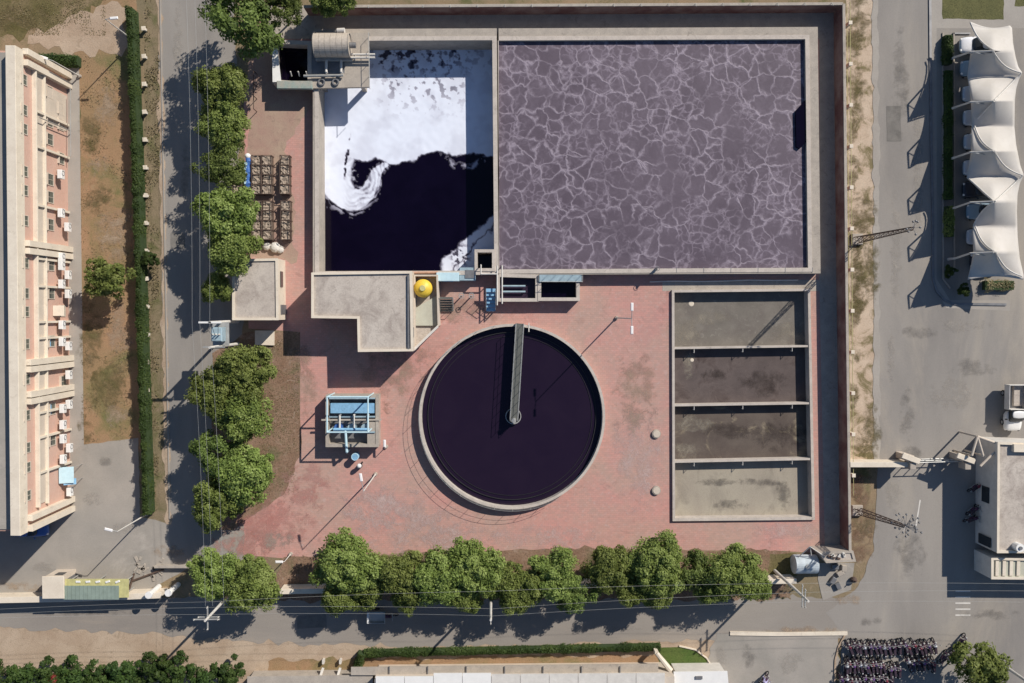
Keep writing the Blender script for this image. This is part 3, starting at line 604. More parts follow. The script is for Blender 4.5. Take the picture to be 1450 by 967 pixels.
# ------------------------------------------------------------------ foam tank and aeration basin
def basin(name, label, outer_px, inner_w, z, z0, mat, rimmat, cat='tank', liquid_mat=None, lz=None, rimw=None, cen=None):
    outer = ccw(PL(outer_px, z)); inner = inset(outer, inner_w)
    c = cen or (sum(p[0] for p in outer)/len(outer), sum(p[1] for p in outer)/len(outer)); t = thing(name, (c[0], c[1], 0), label, cat)
    MB().ring(outer, inner, z0, z-.03 if rimw else z).build('wall', M[mat], t)
    if rimw: MB().ring(inset(inner, -rimw), inset(inner, -.01), z-.03, z+.04).build('rim', M[rimmat], t)
    if liquid_mat: MB().prism(inset(inner, -.02), lz-.4, lz).build('liquid', M[liquid_mat], t)
    return t, inner
t, fin = basin('settling_tank', 'deep open concrete tank of black water half covered with white foam', [(442, 49), (704, 46), (705, 385), (442, 390)], .01, RIMT, -.1, 'conc', 'concl')
for c in list(t.children): bpy.data.objects.remove(c)
fo = [Vector(p) for p in ccw(foam_in)]
fout = ccw(PL([(443, 41), (703.5, 40), (706, 386), (443, 391)], RIMT))
fi = ccw(foam_in)
def align(outer, inner):
    k = min(range(len(inner)), key=lambda i: (Vector(inner[i])-Vector(outer[0])).length); return inner[k:]+inner[:k]
fi = align(fout, fi)
MB().ring(fout, fi, -3.2, RIMT).build('wall', M['conc'], t)
MB().ring(inset(fi, -.42), fi, RIMT, RIMT+.05).build('rim', M['concl'], t)
wz = -1.75
MB().prism(inset(fi, -.02), wz-.3, wz).build('liquid', M['inky'], t)
# foam surface
def wn2(x, y, s, o=4, sd=0): return noise.fractal(Vector((x*s, y*s, sd)), 1.0, 2.0, o)
def sm(a, b_, x): t_ = min(1, max(0, (x-a)/(b_-a))); return t_*t_*(3-2*t_)
def foam(x, y):
    wx = x+12*wn2(x, y, .02, 5, 1)+2.5*wn2(x, y, .12, 3, 5); wy = y+10*wn2(x, y, .02, 5, 2)+2.5*wn2(x, y, .12, 3, 6)
    pts = [(455, 226), (500, 228), (530, 232), (560, 228), (600, 222), (640, 219), (668, 212), (685, 216), (710, 226)]
    for (a, ya), (b_, yb) in zip(pts[:-1], pts[1:]):
        if a <= wx <= b_: yb_ = ya+(yb-ya)*(wx-a)/(b_-a); break
    else: yb_ = 226
    d = sm(2.5, -2.5, wy-yb_)
    lx = x+5*wn2(x, y, .035, 4, 41); ly = y+5*wn2(x, y, .035, 4, 42)
    lobe = [(476, 205, 30), (475, 240, 23), (477, 262, 20), (487, 279, 17), (504, 284, 14), (519, 274, 12), (528, 258, 9), (533, 244, 7), (546, 234, 5)]
    best = 9; cr_ = 0
    for (ax, ay, ar), (bx, by, br) in zip(lobe[:-1], lobe[1:]):
        vx, vy = bx-ax, by-ay; t_ = min(1, max(0, ((lx-ax)*vx+(ly-ay)*vy)/(vx*vx+vy*vy))); q = math.hypot(lx-ax-t_*vx, ly-ay-t_*vy)/(ar+(br-ar)*t_); best = min(best, q)
    str_ = .5+.5*math.sin(math.hypot(lx-506, (ly-250)*.9)*1.0+4*wn2(x, y, .045, 5, 9)); str_ = min(1, str_*.7+.5*sm(-.25, .3, wn2(x, y, .07, 4, 51))); tail = sm(478, 520, lx)
    d = max(d, sm(1.1, .88, best)*(1-tail*.6*(1-str_)), sm(1.9, 1.1, best)*sm(.5, .95, str_)*.5*sm(222, 240, ly))
    d *= 1-.95*sm(1.3, .6, ((wx-491+.03*(wy-215))/3.6)**2+((wy-218)/30)**2)*sm(-.3, .2, wn2(x, y, .09, 3, 8)+.1)
    d *= 1-sm(1.3, .7, ((wx-511)/7)**2+((wy-246)/15)**2)
    rb = sm(6, 0, abs(wy-(228+5*math.sin(wx*.07)))-1)*sm(600, 640, wx)*sm(.0, .35, wn2(x, y, .09, 4, 33)+.22); d = max(d, rb*.5)
    th = sm(.08, .3, wn2(x, y, .085, 5, 11)); zone = sm(118, 85, y)*sm(515, 540, x)*(1-.6*sm(600, 690, x)); d *= 1-.8*th*zone
    th = sm(.2, .36, wn2(x, y, .10, 5, 12)); zone = sm(180, 120, y)*sm(520, 560, x)*(1-sm(640, 680, x)); d *= 1-.55*th*zone
    d *= 1-.12*sm(-.1, .5, wn2(x, y, .03, 5, 14))
    e3 = (wx-(640+ (383-wy)*.72))
    br_ = sm(-4, 4, wx-(628+max(0, 368-wy)*1.15))*sm(306, 318, wy+.02*wx)
    if y > 290 and br_ > 0:
        br_ *= 1-.85*sm(.0, .3, wn2(x, y, .16, 5, 20))*sm(22, 6, math.hypot(x-652, (y-362)*.9)); br_ *= 1-.7*sm(3, 0, abs((wx-690)+(wy-330)*.8))
        d = max(d, br_*.9)
    return d
st = 1.0; xs = np.arange(449, 703, st); ys = np.arange(66, 388, st)
g = np.array([[foam(x, y) for x in xs] for y in ys])
vs = []; idx = {}; fs = []; dens = []
xmin, xmax = min(p[0] for p in fi), max(p[0] for p in fi); ymin, ymax = min(p[1] for p in fi), max(p[1] for p in fi)
def vid(i, j):
    if (i, j) not in idx:
        p = P(xs[j], ys[i], wz+.02); idx[(i, j)] = len(vs)
        vs.append((min(max(p.x, xmin), xmax), min(max(p.y, ymin), ymax), wz+.008+.05*min(1, g[i, j]*1.5)+.012*noise.noise(Vector((xs[j]*.12, ys[i]*.12, 0))))); dens.append(g[i, j])
    return idx[(i, j)]
for i in range(len(ys)-1):
    for j in range(len(xs)-1):
        if g[i:i+2, j:j+2].max() > .12: fs.append((vid(i, j), vid(i+1, j), vid(i+1, j+1), vid(i, j+1)))
mb = MB(); mb.v = vs; mb.f = fs; o = mb.build('foam', M['foam']); struct(o, 'stuff')
a_ = o.data.attributes.new('foam_amount', 'FLOAT', 'POINT'); a_.data.foreach_set('value', dens)

aout = ccw(PL([(698, 40), (1158, 38), (1162, 387), (699, 389)], RIMT))
ain = align(aout, ccw(PL([(705, 57.5), (1140, 55.5), (1144, 379), (707, 381.5)], RIMT)))
ac = P(925, 215)
t = thing('aeration_basin', (ac.x, ac.y, 0), 'huge square basin of purple liquor webbed with pale froth', 'tank')
# one wall of the ring is shared with the foam tank: start the outer edge 2 mm inside it
aout = [(max(p[0], fout_x) if False else p[0], p[1]) for p in aout for fout_x in (0,)]
ox = max(p[0] for p in fout)+.003
aout = [(max(x, ox), y) for x, y in aout]
MB().ring(aout, ain, -.1, RIMT-.003).build('wall', M['conc'], t)
MB().ring([(max(x, ox+.01), y) for x, y in inset(ain, -.42)], ain, RIMT-.003, RIMT+.05).build('rim', M['concl'], t)
MB().prism(inset(ain, -.02), .3, .87).build('liquid', M['aer'], t)
# darker slab joints of the south coping
for k in range(6):
    p = P(958+k*38.5, 382, RIMT+.06); MB().box((p.x, p.y, RIMT+.045), (.06, .5, .03)).build('joint', M['dsteel'], t)
p = P(1136, 175, 1.0)
t = tag(MB().prism(PL([(1142, 140), (1144, 200), (1139, 203), (1132, 211), (1127, 208), (1126, 157)], 1.0), .8, 1.12).build('shadow_slab', M['inky']), 'dark blue black baffle standing in for a shadow at the east edge of the frothy basin', 'shade_slab')  # dark slab put in to stand for a shadow on the rim and froth
# small brackets / float on the south rim
p = P(929, 381, 1.3); t = thing('sluice_gate', (p.x, p.y, 1.2), 'small steel sluice lifting gear on the south rim of the frothy basin', 'sluice gate')
MB().box((p.x, p.y, 1.55), (.1, .3, .7)).build('frame', M['dsteel'], t); MB().torus((p.x, p.y, 1.95), .22, .025, 'Z').build('handwheel', M['dsteel'], t)

# ------------------------------------------------------------------ sedimentation pits
so = PL([(951.5, 410.5), (1147.5, 408.5), (1154, 736), (952.5, 738)], .3); so = ccw(so); si = align(so, ccw(sed_in))
c = P(1050, 575); t = thing('drying_bed', (c.x, c.y, 0), 'long sunken concrete bed split into four silt bays', 'drying bed')
MB().ring(so, si, -1.0, .3).build('wall', M['concl'], t)
ysd = [(413, 411), (493, 490), (574, 571), (654, 650), (735, 733)]
for k in range(4):
    (a, b_), (c_, d_) = ysd[k], ysd[k+1]
    poly = PL([(950, a-2), (1155, b_-2), (1155, d_+3), (950, c_+3)], .25)
    poly = [(min(max(x, min(p[0] for p in si)), max(p[0] for p in si)), min(max(y, min(p[1] for p in si)), max(p[1] for p in si))) for x, y in poly]
    MB().prism(poly, -1.2-.01*k, -.78-.004*k).build('bay_floor', M['stain%d' % (k+1)], t)
for k in (1, 2, 3):
    a, b_ = ysd[k]; p, q = P(955, a, .25), P(1146+k, b_, .25); d = q-p; mid = (p+q)/2
    MB().box((mid.x, mid.y, -.27), (d.length, .2, 1.0), math.atan2(d.y, d.x)).build('divider', M['concl'], t)
    for xx in (983, 1052, 1122):
        pp = P(xx, a+(b_-a)*(xx-955)/190+4, .2); MB().cyl((pp.x, pp.y+.3, .15), (pp.x, pp.y-.22, .15), .035).cyl((pp.x, pp.y-.2, .15), (pp.x, pp.y-.2, -.3), .03).build('bracket', M['offwhite'], t)
# stains (pale lime spots, rust ring) lie on the floors
tt = MB()
for (x, y, r) in ((979, 430, 4.5), (980, 510, 3)):
    p = P(x, y, -.7); tag(MB().cyl((p.x, p.y, -.8), (p.x, p.y, -.74), r*S, r*S*.7, 14).build('lime_heap', M['cream']), f'white lime heap on the floor of the {"first" if y < 450 else "second"} silt bay', 'heap')
for x, y, rx, ry, mt, k in [(975, 470, 30, 30, 'stain4', 0), (1000, 450, 40, 14, 'stain4', 0), (1120, 470, 40, 22, 'stain4', 0), (1008, 532, 24, 14, 'oilp', 1), (975, 515, 12, 30, 'stain4', 1), (1080, 540, 50, 30, 'oilp', 1), (985, 600, 34, 16, 'stain4', 2), (1030, 610, 40, 16, 'oilp', 2), (970, 640, 24, 18, 'stain4', 2), (1100, 615, 50, 30, 'oilp', 2), (1050, 683, 90, 7, 'stain1', 3), (1040, 715, 40, 10, 'stain1', 3), (1110, 700, 14, 40, 'stain1', 3)]:
    if 'oilp' not in M: M['oilp'] = mottled('black wet silt', C(.055, .042, .038), C(.085, .068, .06), .8, grain=.1, bump=.1)
    decal('silt_stain', x, y, rx, ry, mt, .75, -.775)['kind'] = 'stuff'
# pipe along the channel north of the beds
a, b_ = P(920, 399, .15), P(1130, 396, .15); tag(MB().tube([a+(b_-a)*k/6+Vector((0, .05*math.sin(k*2), 0)) for k in range(7)], .07).build('pipe', M['offwhite']), 'thin pale pipe running on the ground between the frothy basin and the silt bays', 'pipe')

# ------------------------------------------------------------------ clarifier
cc = P(725.5, 590.5, .95); RR = 132.5*S*(1-.95/CH)
t = thing('clarifier', (cc.x, cc.y, 0), 'large round clarifier full of dark purple liquid with a walkway bridge', 'tank')
def circ(r, n=96, c=cc): return [(c.x+r*math.cos(2*math.pi*i/n), c.y+r*math.sin(2*math.pi*i/n)) for i in range(n)]
MB().ring(circ(RR), circ(RR-.26), -.05, .95).build('wall', M['concl'], t)
MB().prism(circ(RR-.24), -.0, .2).build('liquid', M['purple'], t)
MB().ring(circ(RR-.82), circ(RR-.88), .1, .32).build('weir_plate', M['black'], t)
MB().ring(circ(RR-1.25), circ(RR-1.28), .1, .26).build('scum_baffle', M['black'], t)
c2 = P(727, 590, .9); MB().ring(circ(.8, 24, c2), circ(.72, 24, c2), .1, .6).build('feed_well', M['steel'], t)
a = P(736, 458, 1.25); b_ = P(727.5, 595, 1.25); d = b_-a; L = d.length; ang = math.atan2(d.y, d.x); mid = (a+b_)/2; nn = Vector((-d.y, d.x, 0)).normalized()
bd = MB().box((mid.x, mid.y, 1.2), (L, .66, .08), ang); bd.build('bridge_deck', M['grate'], t)
for s in (-1, 1):
    m_ = MB().box((mid.x+nn.x*.38*s, mid.y+nn.y*.38*s, 1.15), (L, .08, .3), ang); m_.build('beam', M['steel'], t)
    r_ = MB(); r_.tube([a+nn*.38*s+Vector((0, 0, 1.0)), b_+nn*.38*s+Vector((0, 0, 1.0))], .028)
    r_.tube([a+nn*.38*s+Vector((0, 0, .55)), b_+nn*.38*s+Vector((0, 0, .55))], .02)
    for k in range(11): q = a+d*k/10+nn*.38*s; r_.tube([q, q+Vector((0, 0, 1))], .022)
    r_.build('handrail', M['steel'], t)
MB().cyl((b_.x, b_.y, .1), (b_.x, b_.y, 1.7), .28, .24, 14).build('drive_unit', M['steel'], t)
p = P(749, 462, 1); MB().box((p.x, p.y-.1, .95), (.1, .9, .1)).build('inlet_stub', M['offwhite'], t)
rl = MB()
for k in range(0, 96):
    A = 2*math.pi*k/96
    if 1.62 < A < 1.5: continue
    q = Vector((cc.x+(RR-.05)*math.cos(A), cc.y+(RR-.05)*math.sin(A), .95)); q2 = Vector((cc.x+(RR-.05)*math.cos(A+math.pi/48), cc.y+(RR-.05)*math.sin(A+math.pi/48), .95))
    if 100 < math.degrees(A) < 300:
        rl.cyl(q+Vector((0, 0, .95)), q2+Vector((0, 0, .95)), .016, n=5); rl.cyl(q+Vector((0, 0, .5)), q2+Vector((0, 0, .5)), .012, n=5)
        if k % 3 == 0: rl.cyl(q, q+Vector((0, 0, .95)), .018, n=5)
rl.build('rim_railing', M['steel'], t)

# ------------------------------------------------------------------ flat roofed plant buildings
def flat_building(name, label, px, z, par, wallmat, roofmat, cap='cream', t_par=.2, cat='building'):
    outer = ccw(PL(px, z)); inner = inset(outer, t_par); c = (sum(p[0] for p in outer)/len(outer), sum(p[1] for p in outer)/len(outer))
    t = thing(name, (c[0], c[1], 0), label, cat)
    MB().ring(outer, inner, -.05, z-.05).build('wall', M[wallmat], t); MB().ring(inset(outer, -.02), inset(inner, .02), z-.05, z).build('parapet_cap', M[cap], t)
    MB().prism(inset(outer, .1), z-par-.15, z-par).build('roof', M[roofmat], t)
    return t, outer
t, _ = flat_building('storage_hut', 'small square hut with flat pale cement roof beside the roadside trees', [(329, 367), (393, 366), (394, 453), (329, 453)], 3.0, .14, 'cream', 'roofc')
p = P(402, 387, 1.7); MB().box((p.x-.02, p.y, 1.7), (.06, .12, .12)); 
wx = P(394, 400, 3.0).x
w_ = MB().box((wx+.012, P(394, 395, 2).y, 1.7), (.05, 1.5, .9)).build('window', M['glass'], t)
d_ = MB().box((wx+.012, P(394, 438, 1).y, 1.05), (.05, .9, 2.1)).build('door', M['dsteel'], t)
t, _ = flat_building('pump_house', 'L shaped pump house with broad weathered cement roof beside the black tank', [(441, 386), (583, 384), (585, 497), (507, 498), (506, 451), (441, 450)], 4.0, .18, 'creamd', 'roofc')
t['label'] = 'L shaped pump house with broad weathered cement roof south of the foam tank'
p = P(577, 440, 3.9); q = [P(578, 389, 3.9), P(579, 494, 3.9)]
MB().box(((q[0].x+q[1].x)/2, (q[0].y+q[1].y)/2, 3.92), (.16, (q[0]-q[1]).length, .22)).build('parapet_shade', M['dsteel'], t)  # dark bar standing for the east parapet's shadow on the roof
wx = P(584, 440, 4.0).x
MB().box((wx+.02, P(586, 470, 2).y, 3.2), (.05, 1.0, .5)).build('vent', M['dsteel'], t)
# lower annex with chamfered corner
an = [(586, 389), (620, 389), (622, 461), (586, 495)]
outer = ccw(PL(an, 2.2)); c = P(603, 440)
t = thing('annex', (c.x, c.y, 0), 'low annex with a cut corner and pale green roof east of the pump house', 'building')
MB().ring(outer, inset(outer, .15), -.05, 2.3).build('wall', M['creamd'], t)
MB().prism(inset(outer, .1), 1.3, 1.5).build('roof', M['roofc'], t)
MB().prism(PL([(587, 437), (619, 418), (620, 461), (587, 461)], 1.75), 1.3, 1.75).build('roof_slab', M['gcream'], t)
a, b_ = P(620, 462, 2.5), P(585, 496, 2.5); d = b_-a; MB().box(((a.x+b_.x)/2, (a.y+b_.y)/2, 2.38), (d.length, .22, .16), math.atan2(d.y, d.x)).build('beam', M['offwhite'], t)
p = P(598.5, 408, 2.8); t = thing('water_tank', (p.x, p.y, 1.5), 'round yellow plastic water tank on the low annex', 'water tank')
mb = MB(); prof = [(.0, 0), (.86, 0), (.9, .1), (.86, .35), (.9, .4), (.86, .7), (.9, .75), (.88, 1.05), (.6, 1.3), (.26, 1.42)]
n = 28; vs = []; fs = []
for r_, z_ in prof: vs += [(p.x+r_*math.cos(2*math.pi*i/n), p.y+r_*math.sin(2*math.pi*i/n), 1.5+z_) for i in range(n)]
for j in range(len(prof)-1): fs += [(j*n+i, j*n+(i+1) % n, (j+1)*n+(i+1) % n, (j+1)*n+i) for i in range(n)]
mb.add(vs, fs).build('body', M['yellow'], t, True); MB().cyl((p.x, p.y, 2.9), (p.x, p.y, 3.02), .3, .27, 18).build('lid', M['yellowp'], t)
# orange pipes, blue cabinet, grey box, stairs
for y in (386, 391.5):
    a, b_ = P(583, y, 1.5), P(619, y-.5, 1.5); tag(MB().cyl(a, b_, .12).box(((a.x), a.y, .75), (.15, .15, 1.5)).box((b_.x, b_.y, .75), (.15, .15, 1.5)).build('pipe', M['orange']), 'rust orange pipe beside the yellow water tank, ' + ('closer to the black water' if y < 388 else 'closer to the yellow tank'), 'pipe', 'rust orange pipes')
c = P(634, 392, 1.6); t = thing('control_cabinet', (c.x, c.y, 0), 'pale blue control cabinet at the corner of the black tank', 'cabinet')
MB().box((c.x, c.y, 1.05), (2.25, .85, 1.3), bev=.03).build('body', M['paleblue'], t); MB().box((c.x, c.y-.44, 1.05), (1.0, .03, 1.1)).build('door', M['blue'], t)
for s in (-1, 1): MB().box((c.x+s*.9, c.y, .2), (.15, .7, .4)).build('leg', M['conc'], t)
c = P(662, 388, 1.3); t = thing('valve_chamber', (c.x, c.y, 0), 'dull grey blue steel valve chamber next to the pale blue cabinet', 'chamber')
MB().box((c.x, c.y, .6), (1.6, 1.3, 1.2), bev=.03).build('body', M['greyblue'], t); MB().box((c.x+.2, c.y, 1.24), (.9, .8, .06)).build('hatch', M['dsteel'], t)
# small chamber in the tank corner
bo = ccw(PL([(672, 353), (701, 353), (701, 384), (672, 384)], 1.3)); c = P(687, 370)
t = thing('inlet_chamber', (c.x, c.y, 0), 'little dark inlet chamber in the corner between foam tank and frothy basin', 'chamber')
MB().ring(bo, inset(bo, .3), -2.2, 1.32).build('wall', M['concl'], t); MB().prism(inset(bo, .2), -1.6, -1.2).build('liquid', M['inky'], t)
m_ = MB()
for a, b_ in (((681, 375), (681, 388)), ((681, 388), (704, 388)), ((704, 376), (704, 432)), ((711, 376), (711, 430))): m_.cyl(P(*a, 1.9), P(*b_, 1.9), .07)
for a in ((681, 375), (681, 388), (704, 388), (704, 432), (711, 376), (711, 430)): q = P(*a, 1.9); m_.cyl(q, (q.x, q.y, .2), .05)
tag(m_.build('pipe_rack', M['offwhite']), 'off white pipe frame standing over the inlet chamber', 'pipe rack')
# two small basins south of the frothy basin
t, inn = basin('mixing_basin', 'shallow mixing basin with purple sludge south of the frothy basin', [(703, 387), (763, 389), (763, 427), (703, 427)], .34, 1.25, -.05, 'concl', 'concl', liquid_mat='pool', lz=.45)
for k in range(2):
    a, b_ = P(712, 405+k*8, .8), P(744, 405+k*8, .8); MB().cyl(a, b_, .1).build('diffuser_pipe', M['greyblue'], t)
t, inn = basin('outlet_basin', 'small open basin of black water with pale concrete walls', [(761.5, 390), (821, 390), (821, 426), (761.5, 426)], .34, 1.3, -.05, 'concl', 'concl', liquid_mat='inky', lz=.3)
a, b_ = P(764, 394, 1.75), P(824, 394, 1.75); mid = (a+b_)/2
t = thing('catwalk', (mid.x, mid.y, 1.3), 'narrow grey steel catwalk on the north side of the small basin of black water', 'catwalk')
MB().box((mid.x, mid.y, 1.42), ((a-b_).length, .7, .06)).build('deck', M['greyblue'], t)
for s in (-1, 1):
    r_ = MB().tube([a+Vector((0, .36*s, .6)), b_+Vector((0, .36*s, .6))], .03)
    for k in range(6): q = a+(b_-a)*k/5+Vector((0, .36*s, 0)); r_.tube([(q.x, q.y, 1.3), (q.x, q.y, 2.35)], .025)
    r_.build('handrail', M['steel'], t)
for s in (-1, 1): MB().box((mid.x+s*2.2, mid.y, .7), (.12, .6, 1.36)).build('support', M['dsteel'], t)
# stairs
def stairs(px, py, w, l, rise, label, treadmat, dirv=-1):
    c = P(px, py, rise); t = thing('steel_stair', (c.x, c.y, 0), label, 'stairs')
    for k in range(6): MB().box((c.x, c.y+dirv*l*k/5, rise*(1-k/6.2)), (w, l/5.5, .05)).build('tread', M[treadmat], t)
    for s in (-1, 1):
        p0 = Vector((c.x+s*w/2, c.y, rise)); p1 = Vector((c.x+s*w/2, c.y+dirv*l, .1)); m_ = MB().cyl(p0, p1, .05); m_.build('stringer', M['steel'], t)
        m_ = MB().cyl(p0+Vector((0, 0, .9)), p1+Vector((0, 0, .9)), .028)
        for f_ in (0, .5, 1): q = p0+(p1-p0)*f_; m_.cyl(q, q+Vector((0, 0, .9)), .025)
        m_.build('handrail', M['steel'], t)
stairs(695, 411, .95, 1.9, 1.3, 'blue steel stair leading down from the mixing basin', 'blue')
stairs(632, 422, 1.3, 1.2, 1.3, 'grey grating stair beside the yellow tank annex', 'grate')
for i, (x, y) in enumerate([(654, 419), (668, 419)]):
    p = P(x, y); t = thing('valve_post', p, f'short grey valve post standing on the paving, {"nearer the grating stair" if i == 0 else "nearer the blue stair"}', 'valve', 'valve posts on the paving'); t.location.z = 0
    MB().cyl((p.x, p.y, 0), (p.x, p.y, 1.5), .07).build('stem', M['steel'], t); MB().torus((p.x, p.y, 1.5), .25, .035, 'Z').cyl((p.x-.25, p.y, 1.5), (p.x+.25, p.y, 1.5), .02).build('handwheel', M['steel'], t)

# ------------------------------------------------------------------ drum screen platform
c = P(412, 88)
DZ = 1.5
do = ccw(PL([(386, 56), (441, 58), (441, 122), (386, 118)], DZ)); t = thing('screening_tank', (c.x, c.y, 0), 'open black screening tank with pale walls beside the big steel drum', 'tank')
MB().ring(do, inset(do, .38), -.05, DZ).build('wall', M['concl'], t); MB().prism(inset(do, .3), -.0, .25).build('liquid', M['inky'], t)
MB().prism(PL([(385, 54), (391, 54), (398, 116), (386, 116)], DZ+.12), DZ, DZ+.12).build('rim', M['white'], t)
a, b_ = P(392, 119, DZ+.3), P(442, 121, DZ+.3); MB().box(((a.x+b_.x)/2, (a.y+b_.y)/2, DZ+.1), ((a-b_).length, .75, .5), bev=.03).build('launder', M['seagreen'], t)
for k in range(3): q = P(412+k*11, 105, DZ+.3); MB().cyl((q.x, q.y-.1, DZ), (q.x, q.y+.2, DZ+.5), .06).build('bracket', M['offwhite'], t)
c = P(483, 88)
t = thing('screen_platform', (c.x, c.y, 0), 'beige concrete platform carrying the steel drum over the foam tank corner', 'platform')
MB().prism(PL([(441, 46), (522, 46), (523, 123), (441, 125)], DZ+.02), DZ-.35, DZ+.02).build('deck', M['conc'], t)
MB().prism(PL([(441.2, 70), (488, 70), (488, 104), (441.2, 104)], DZ+.04), DZ+.02, DZ+.03).build('channel', M['dsteel'], t)
for x, y in ((452, 60), (452, 115), (510, 60), (510, 115)): q = P(x, y, DZ); MB().box((q.x, q.y, -.8), (.4, .4, 4)).build('column', M['conc'], t)
ed = MB(); 
for a, b_ in (((522, 46), (523, 122)),): ed.tube([P(*a, DZ+1.0), P(*b_, DZ+1.0)], .03)
for k in range(5): q = P(522, 46+k*19, DZ+1); ed.tube([q, (q.x, q.y, DZ)], .025)
ed.build('handrail', M['steel'], t)
a, b_ = P(446, 64, 2.7), P(495, 64, 2.7)
t = thing('drum_screen', ((a.x+b_.x)/2, a.y, DZ), 'big pale cylindrical drum screen lying on the concrete platform', 'drum screen')
m_ = MB(); n = 36
for k in range(6): m_.cyl(a+(b_-a)*(k/6), a+(b_-a)*((k+.96)/6), 1.12, n=n)
m_.build('drum', M['drum'], t, False)
for q in (a, b_): MB().torus(q, 1.1, .06, 'X', 32).build('end_ring', M['conc'], t)
m_ = MB().cyl(b_, b_+Vector((.6, 0, 0)), .28, n=16); m_.build('gearbox', M['dsteel'], t)
q = (a+b_)/2; MB().box((q.x, q.y-1.05, 1.75), (3.5, .35, .45), bev=.03).build('trough', M['steel'], t)
for xx in (462, 483):
    p0 = P(xx, 85, 2.0); p1 = P(xx, 102, 2.0); MB().cyl(p0, p1, .13).cyl(p1, (p1.x, p1.y, DZ), .13).build('outlet_pipe', M['offwhite'], t)
for xx in (455, 475): 
    q = P(xx, 116, DZ+.2); MB().torus((q.x, q.y, DZ+.15), .28, .09, 'Z').build('valve_wheel', M['dsteel'], t)
a, b_ = P(430, 107.5, DZ+.35), P(486, 106.5, DZ+.35); MB().cyl(a, b_, .12).build('header_pipe', M['steel'], t)
for k in range(2):
    a, b_ = P(497, 77+k*4.5, 2.1), P(531, 77+k*4.5, 2.1); tag(MB().cyl(a, b_, .1).box((a.x+.3, a.y, 1.8), (.1, .12, .6)).build('pipe', M['offwhite']), 'pale discharge pipe reaching over the foam, ' + ('nearer the tank wall' if k == 0 else 'nearer the open foam'), 'pipe', 'pale discharge pipes')
q = P(482, 43, 3.2); t = thing('motor', (q.x, q.y, DZ), 'pale electric motor above the steel drum', 'motor'); MB().cyl((q.x-.3, q.y, 3.1), (q.x+.4, q.y, 3.2), .24, n=14).build('housing', M['offwhite'], t); MB().box((q.x, q.y, 2.2), (.3, .3, 1.6)).build('stand', M['dsteel'], t)
# railing standing on the paving west of the screen
for (x0, y0, x1, y1) in ((359, 100, 359, 154),):
    a, b_ = P(x0, y0, 1.2), P(x1, y1, 1.2); m_ = MB().tube([a, b_], .04)
    for f_ in (0, .33, .66, 1): q = a+(b_-a)*f_; m_.tube([q, (q.x, q.y, 0)], .04)
    tag(m_.build('railing', M['rust']), 'rusty standalone railing on the dusty paving near the drum screen', 'railing')

# ------------------------------------------------------------------ rubble cages
def make_cage(seed, label=''):
    t = thing('wire_cage', (0, 0, 0), label, 'cage', 'rubble filled cages in blocks by the roadside trees'); r_ = random.Random(seed); h = 1.05; s = .46
    mb = MB()
    for x in (-s, s):
        for y in (-s, s): mb.box((x, y, h/2), (.06, .06, h))
    for z in (.25, .62, h): 
        for q in (-s, s): mb.box((0, q, z), (2*s, .05, .05)); mb.box((q, 0, z), (.05, 2*s, .05))
    mb.build('frame', M['rust'], t)
    g_ = 7; vs = []; fs = []; hh = r_.uniform(.7, .95)
    for i in range(g_):
        for j in range(g_): vs.append((-s+.04+(2*s-.08)*i/(g_-1), -s+.04+(2*s-.08)*j/(g_-1), hh+r_.uniform(-.09, .09)))
    for i in range(g_-1):
        for j in range(g_-1): fs.append((i*g_+j, (i+1)*g_+j, (i+1)*g_+j+1, i*g_+j+1))
    mb = MB().add(vs, fs).box((0, 0, hh/2-.08), (2*s-.09, 2*s-.09, hh-.2)); mb.build('rubble', M['dirtfill'], t); return t
cg = [make_cage(i) for i in range(4)]; used = set()
def put_cage(x, y, blk, ci, ri):
    k = random.randrange(4); p = P(x, y, 1.0)
    ords = ['first', 'second', 'third', 'fourth']; cn = {0: 'tree side', 1: 'outer', 2: 'middle', 3: 'separate paving side'}[ci]
    lab = f'rubble cage in the {cn} column of the {blk} block, {ords[ri]} from the north'
    if k not in used: used.add(k); o = cg[k]; o.location = (p.x, p.y, 0); o['label'] = lab
    else: o = dup(cg[k], (p.x, p.y, 0), random.choice((0, math.pi/2, math.pi)), lab)
for ri in range(4):
    for ci, x in ((1, 363), (2, 377.5), (3, 403)): put_cage(x, 226.5+ri*13.8, 'northern', ci, ri)
    for ci, x in ((1, 363.5), (2, 378), (3, 404)): put_cage(x, 291+ri*13.8, 'southern', ci, ri)
put_cage(336, 253.5, 'northern', 0, 2); put_cage(336, 267.5, 'northern', 0, 3)
p = P(351, 245, .8); t = thing('tarpaulin_roll', (p.x, p.y, 0), 'rolled blue and white tarpaulin lying beside the rubble cages', 'tarpaulin')
m_ = MB(); a, b_ = P(351, 224, .9), P(350, 266, .9)
for k in range(8): m_.cyl(a+(b_-a)*k/8+Vector((.06*math.sin(k*2), 0, 0)), a+(b_-a)*(k+1)/8+Vector((.06*math.sin(k*2+2), 0, 0)), .26+.06*math.sin(k*3), .26+.06*math.sin(k*3+3), 9)
m_.build('roll', M['deepblue'], t); MB().ball(a+Vector((0, .2, 0)), .3).build('knot', M['white'], t)
for k in range(5): q = a+(b_-a)*(.2+.16*k); MB().box((q.x-.12, q.y, q.z+.2), (.28, .25, .12), k*.4, bev=.02).build('fold', M['paleblue'], t)
for i, (x, y, s) in enumerate([(341, 281, .5), (377, 348, .45), (389, 350, .55), (396, 353, .4)]):
    p = P(x, y, .4); tag(MB().ball((p.x, p.y, s*.4), s, 9, 6, .8).box((p.x, p.y, .15), (s*1.4, s, .3), i).build('cement_bag', M['offwhite']), ['pale sack lying between the two cage blocks under the tree', 'pale sack lying closest to the tree south of the cages', 'largest pale sack on the paving south of the cages', 'smallest pale sack near the hut roof'][i], 'sack')
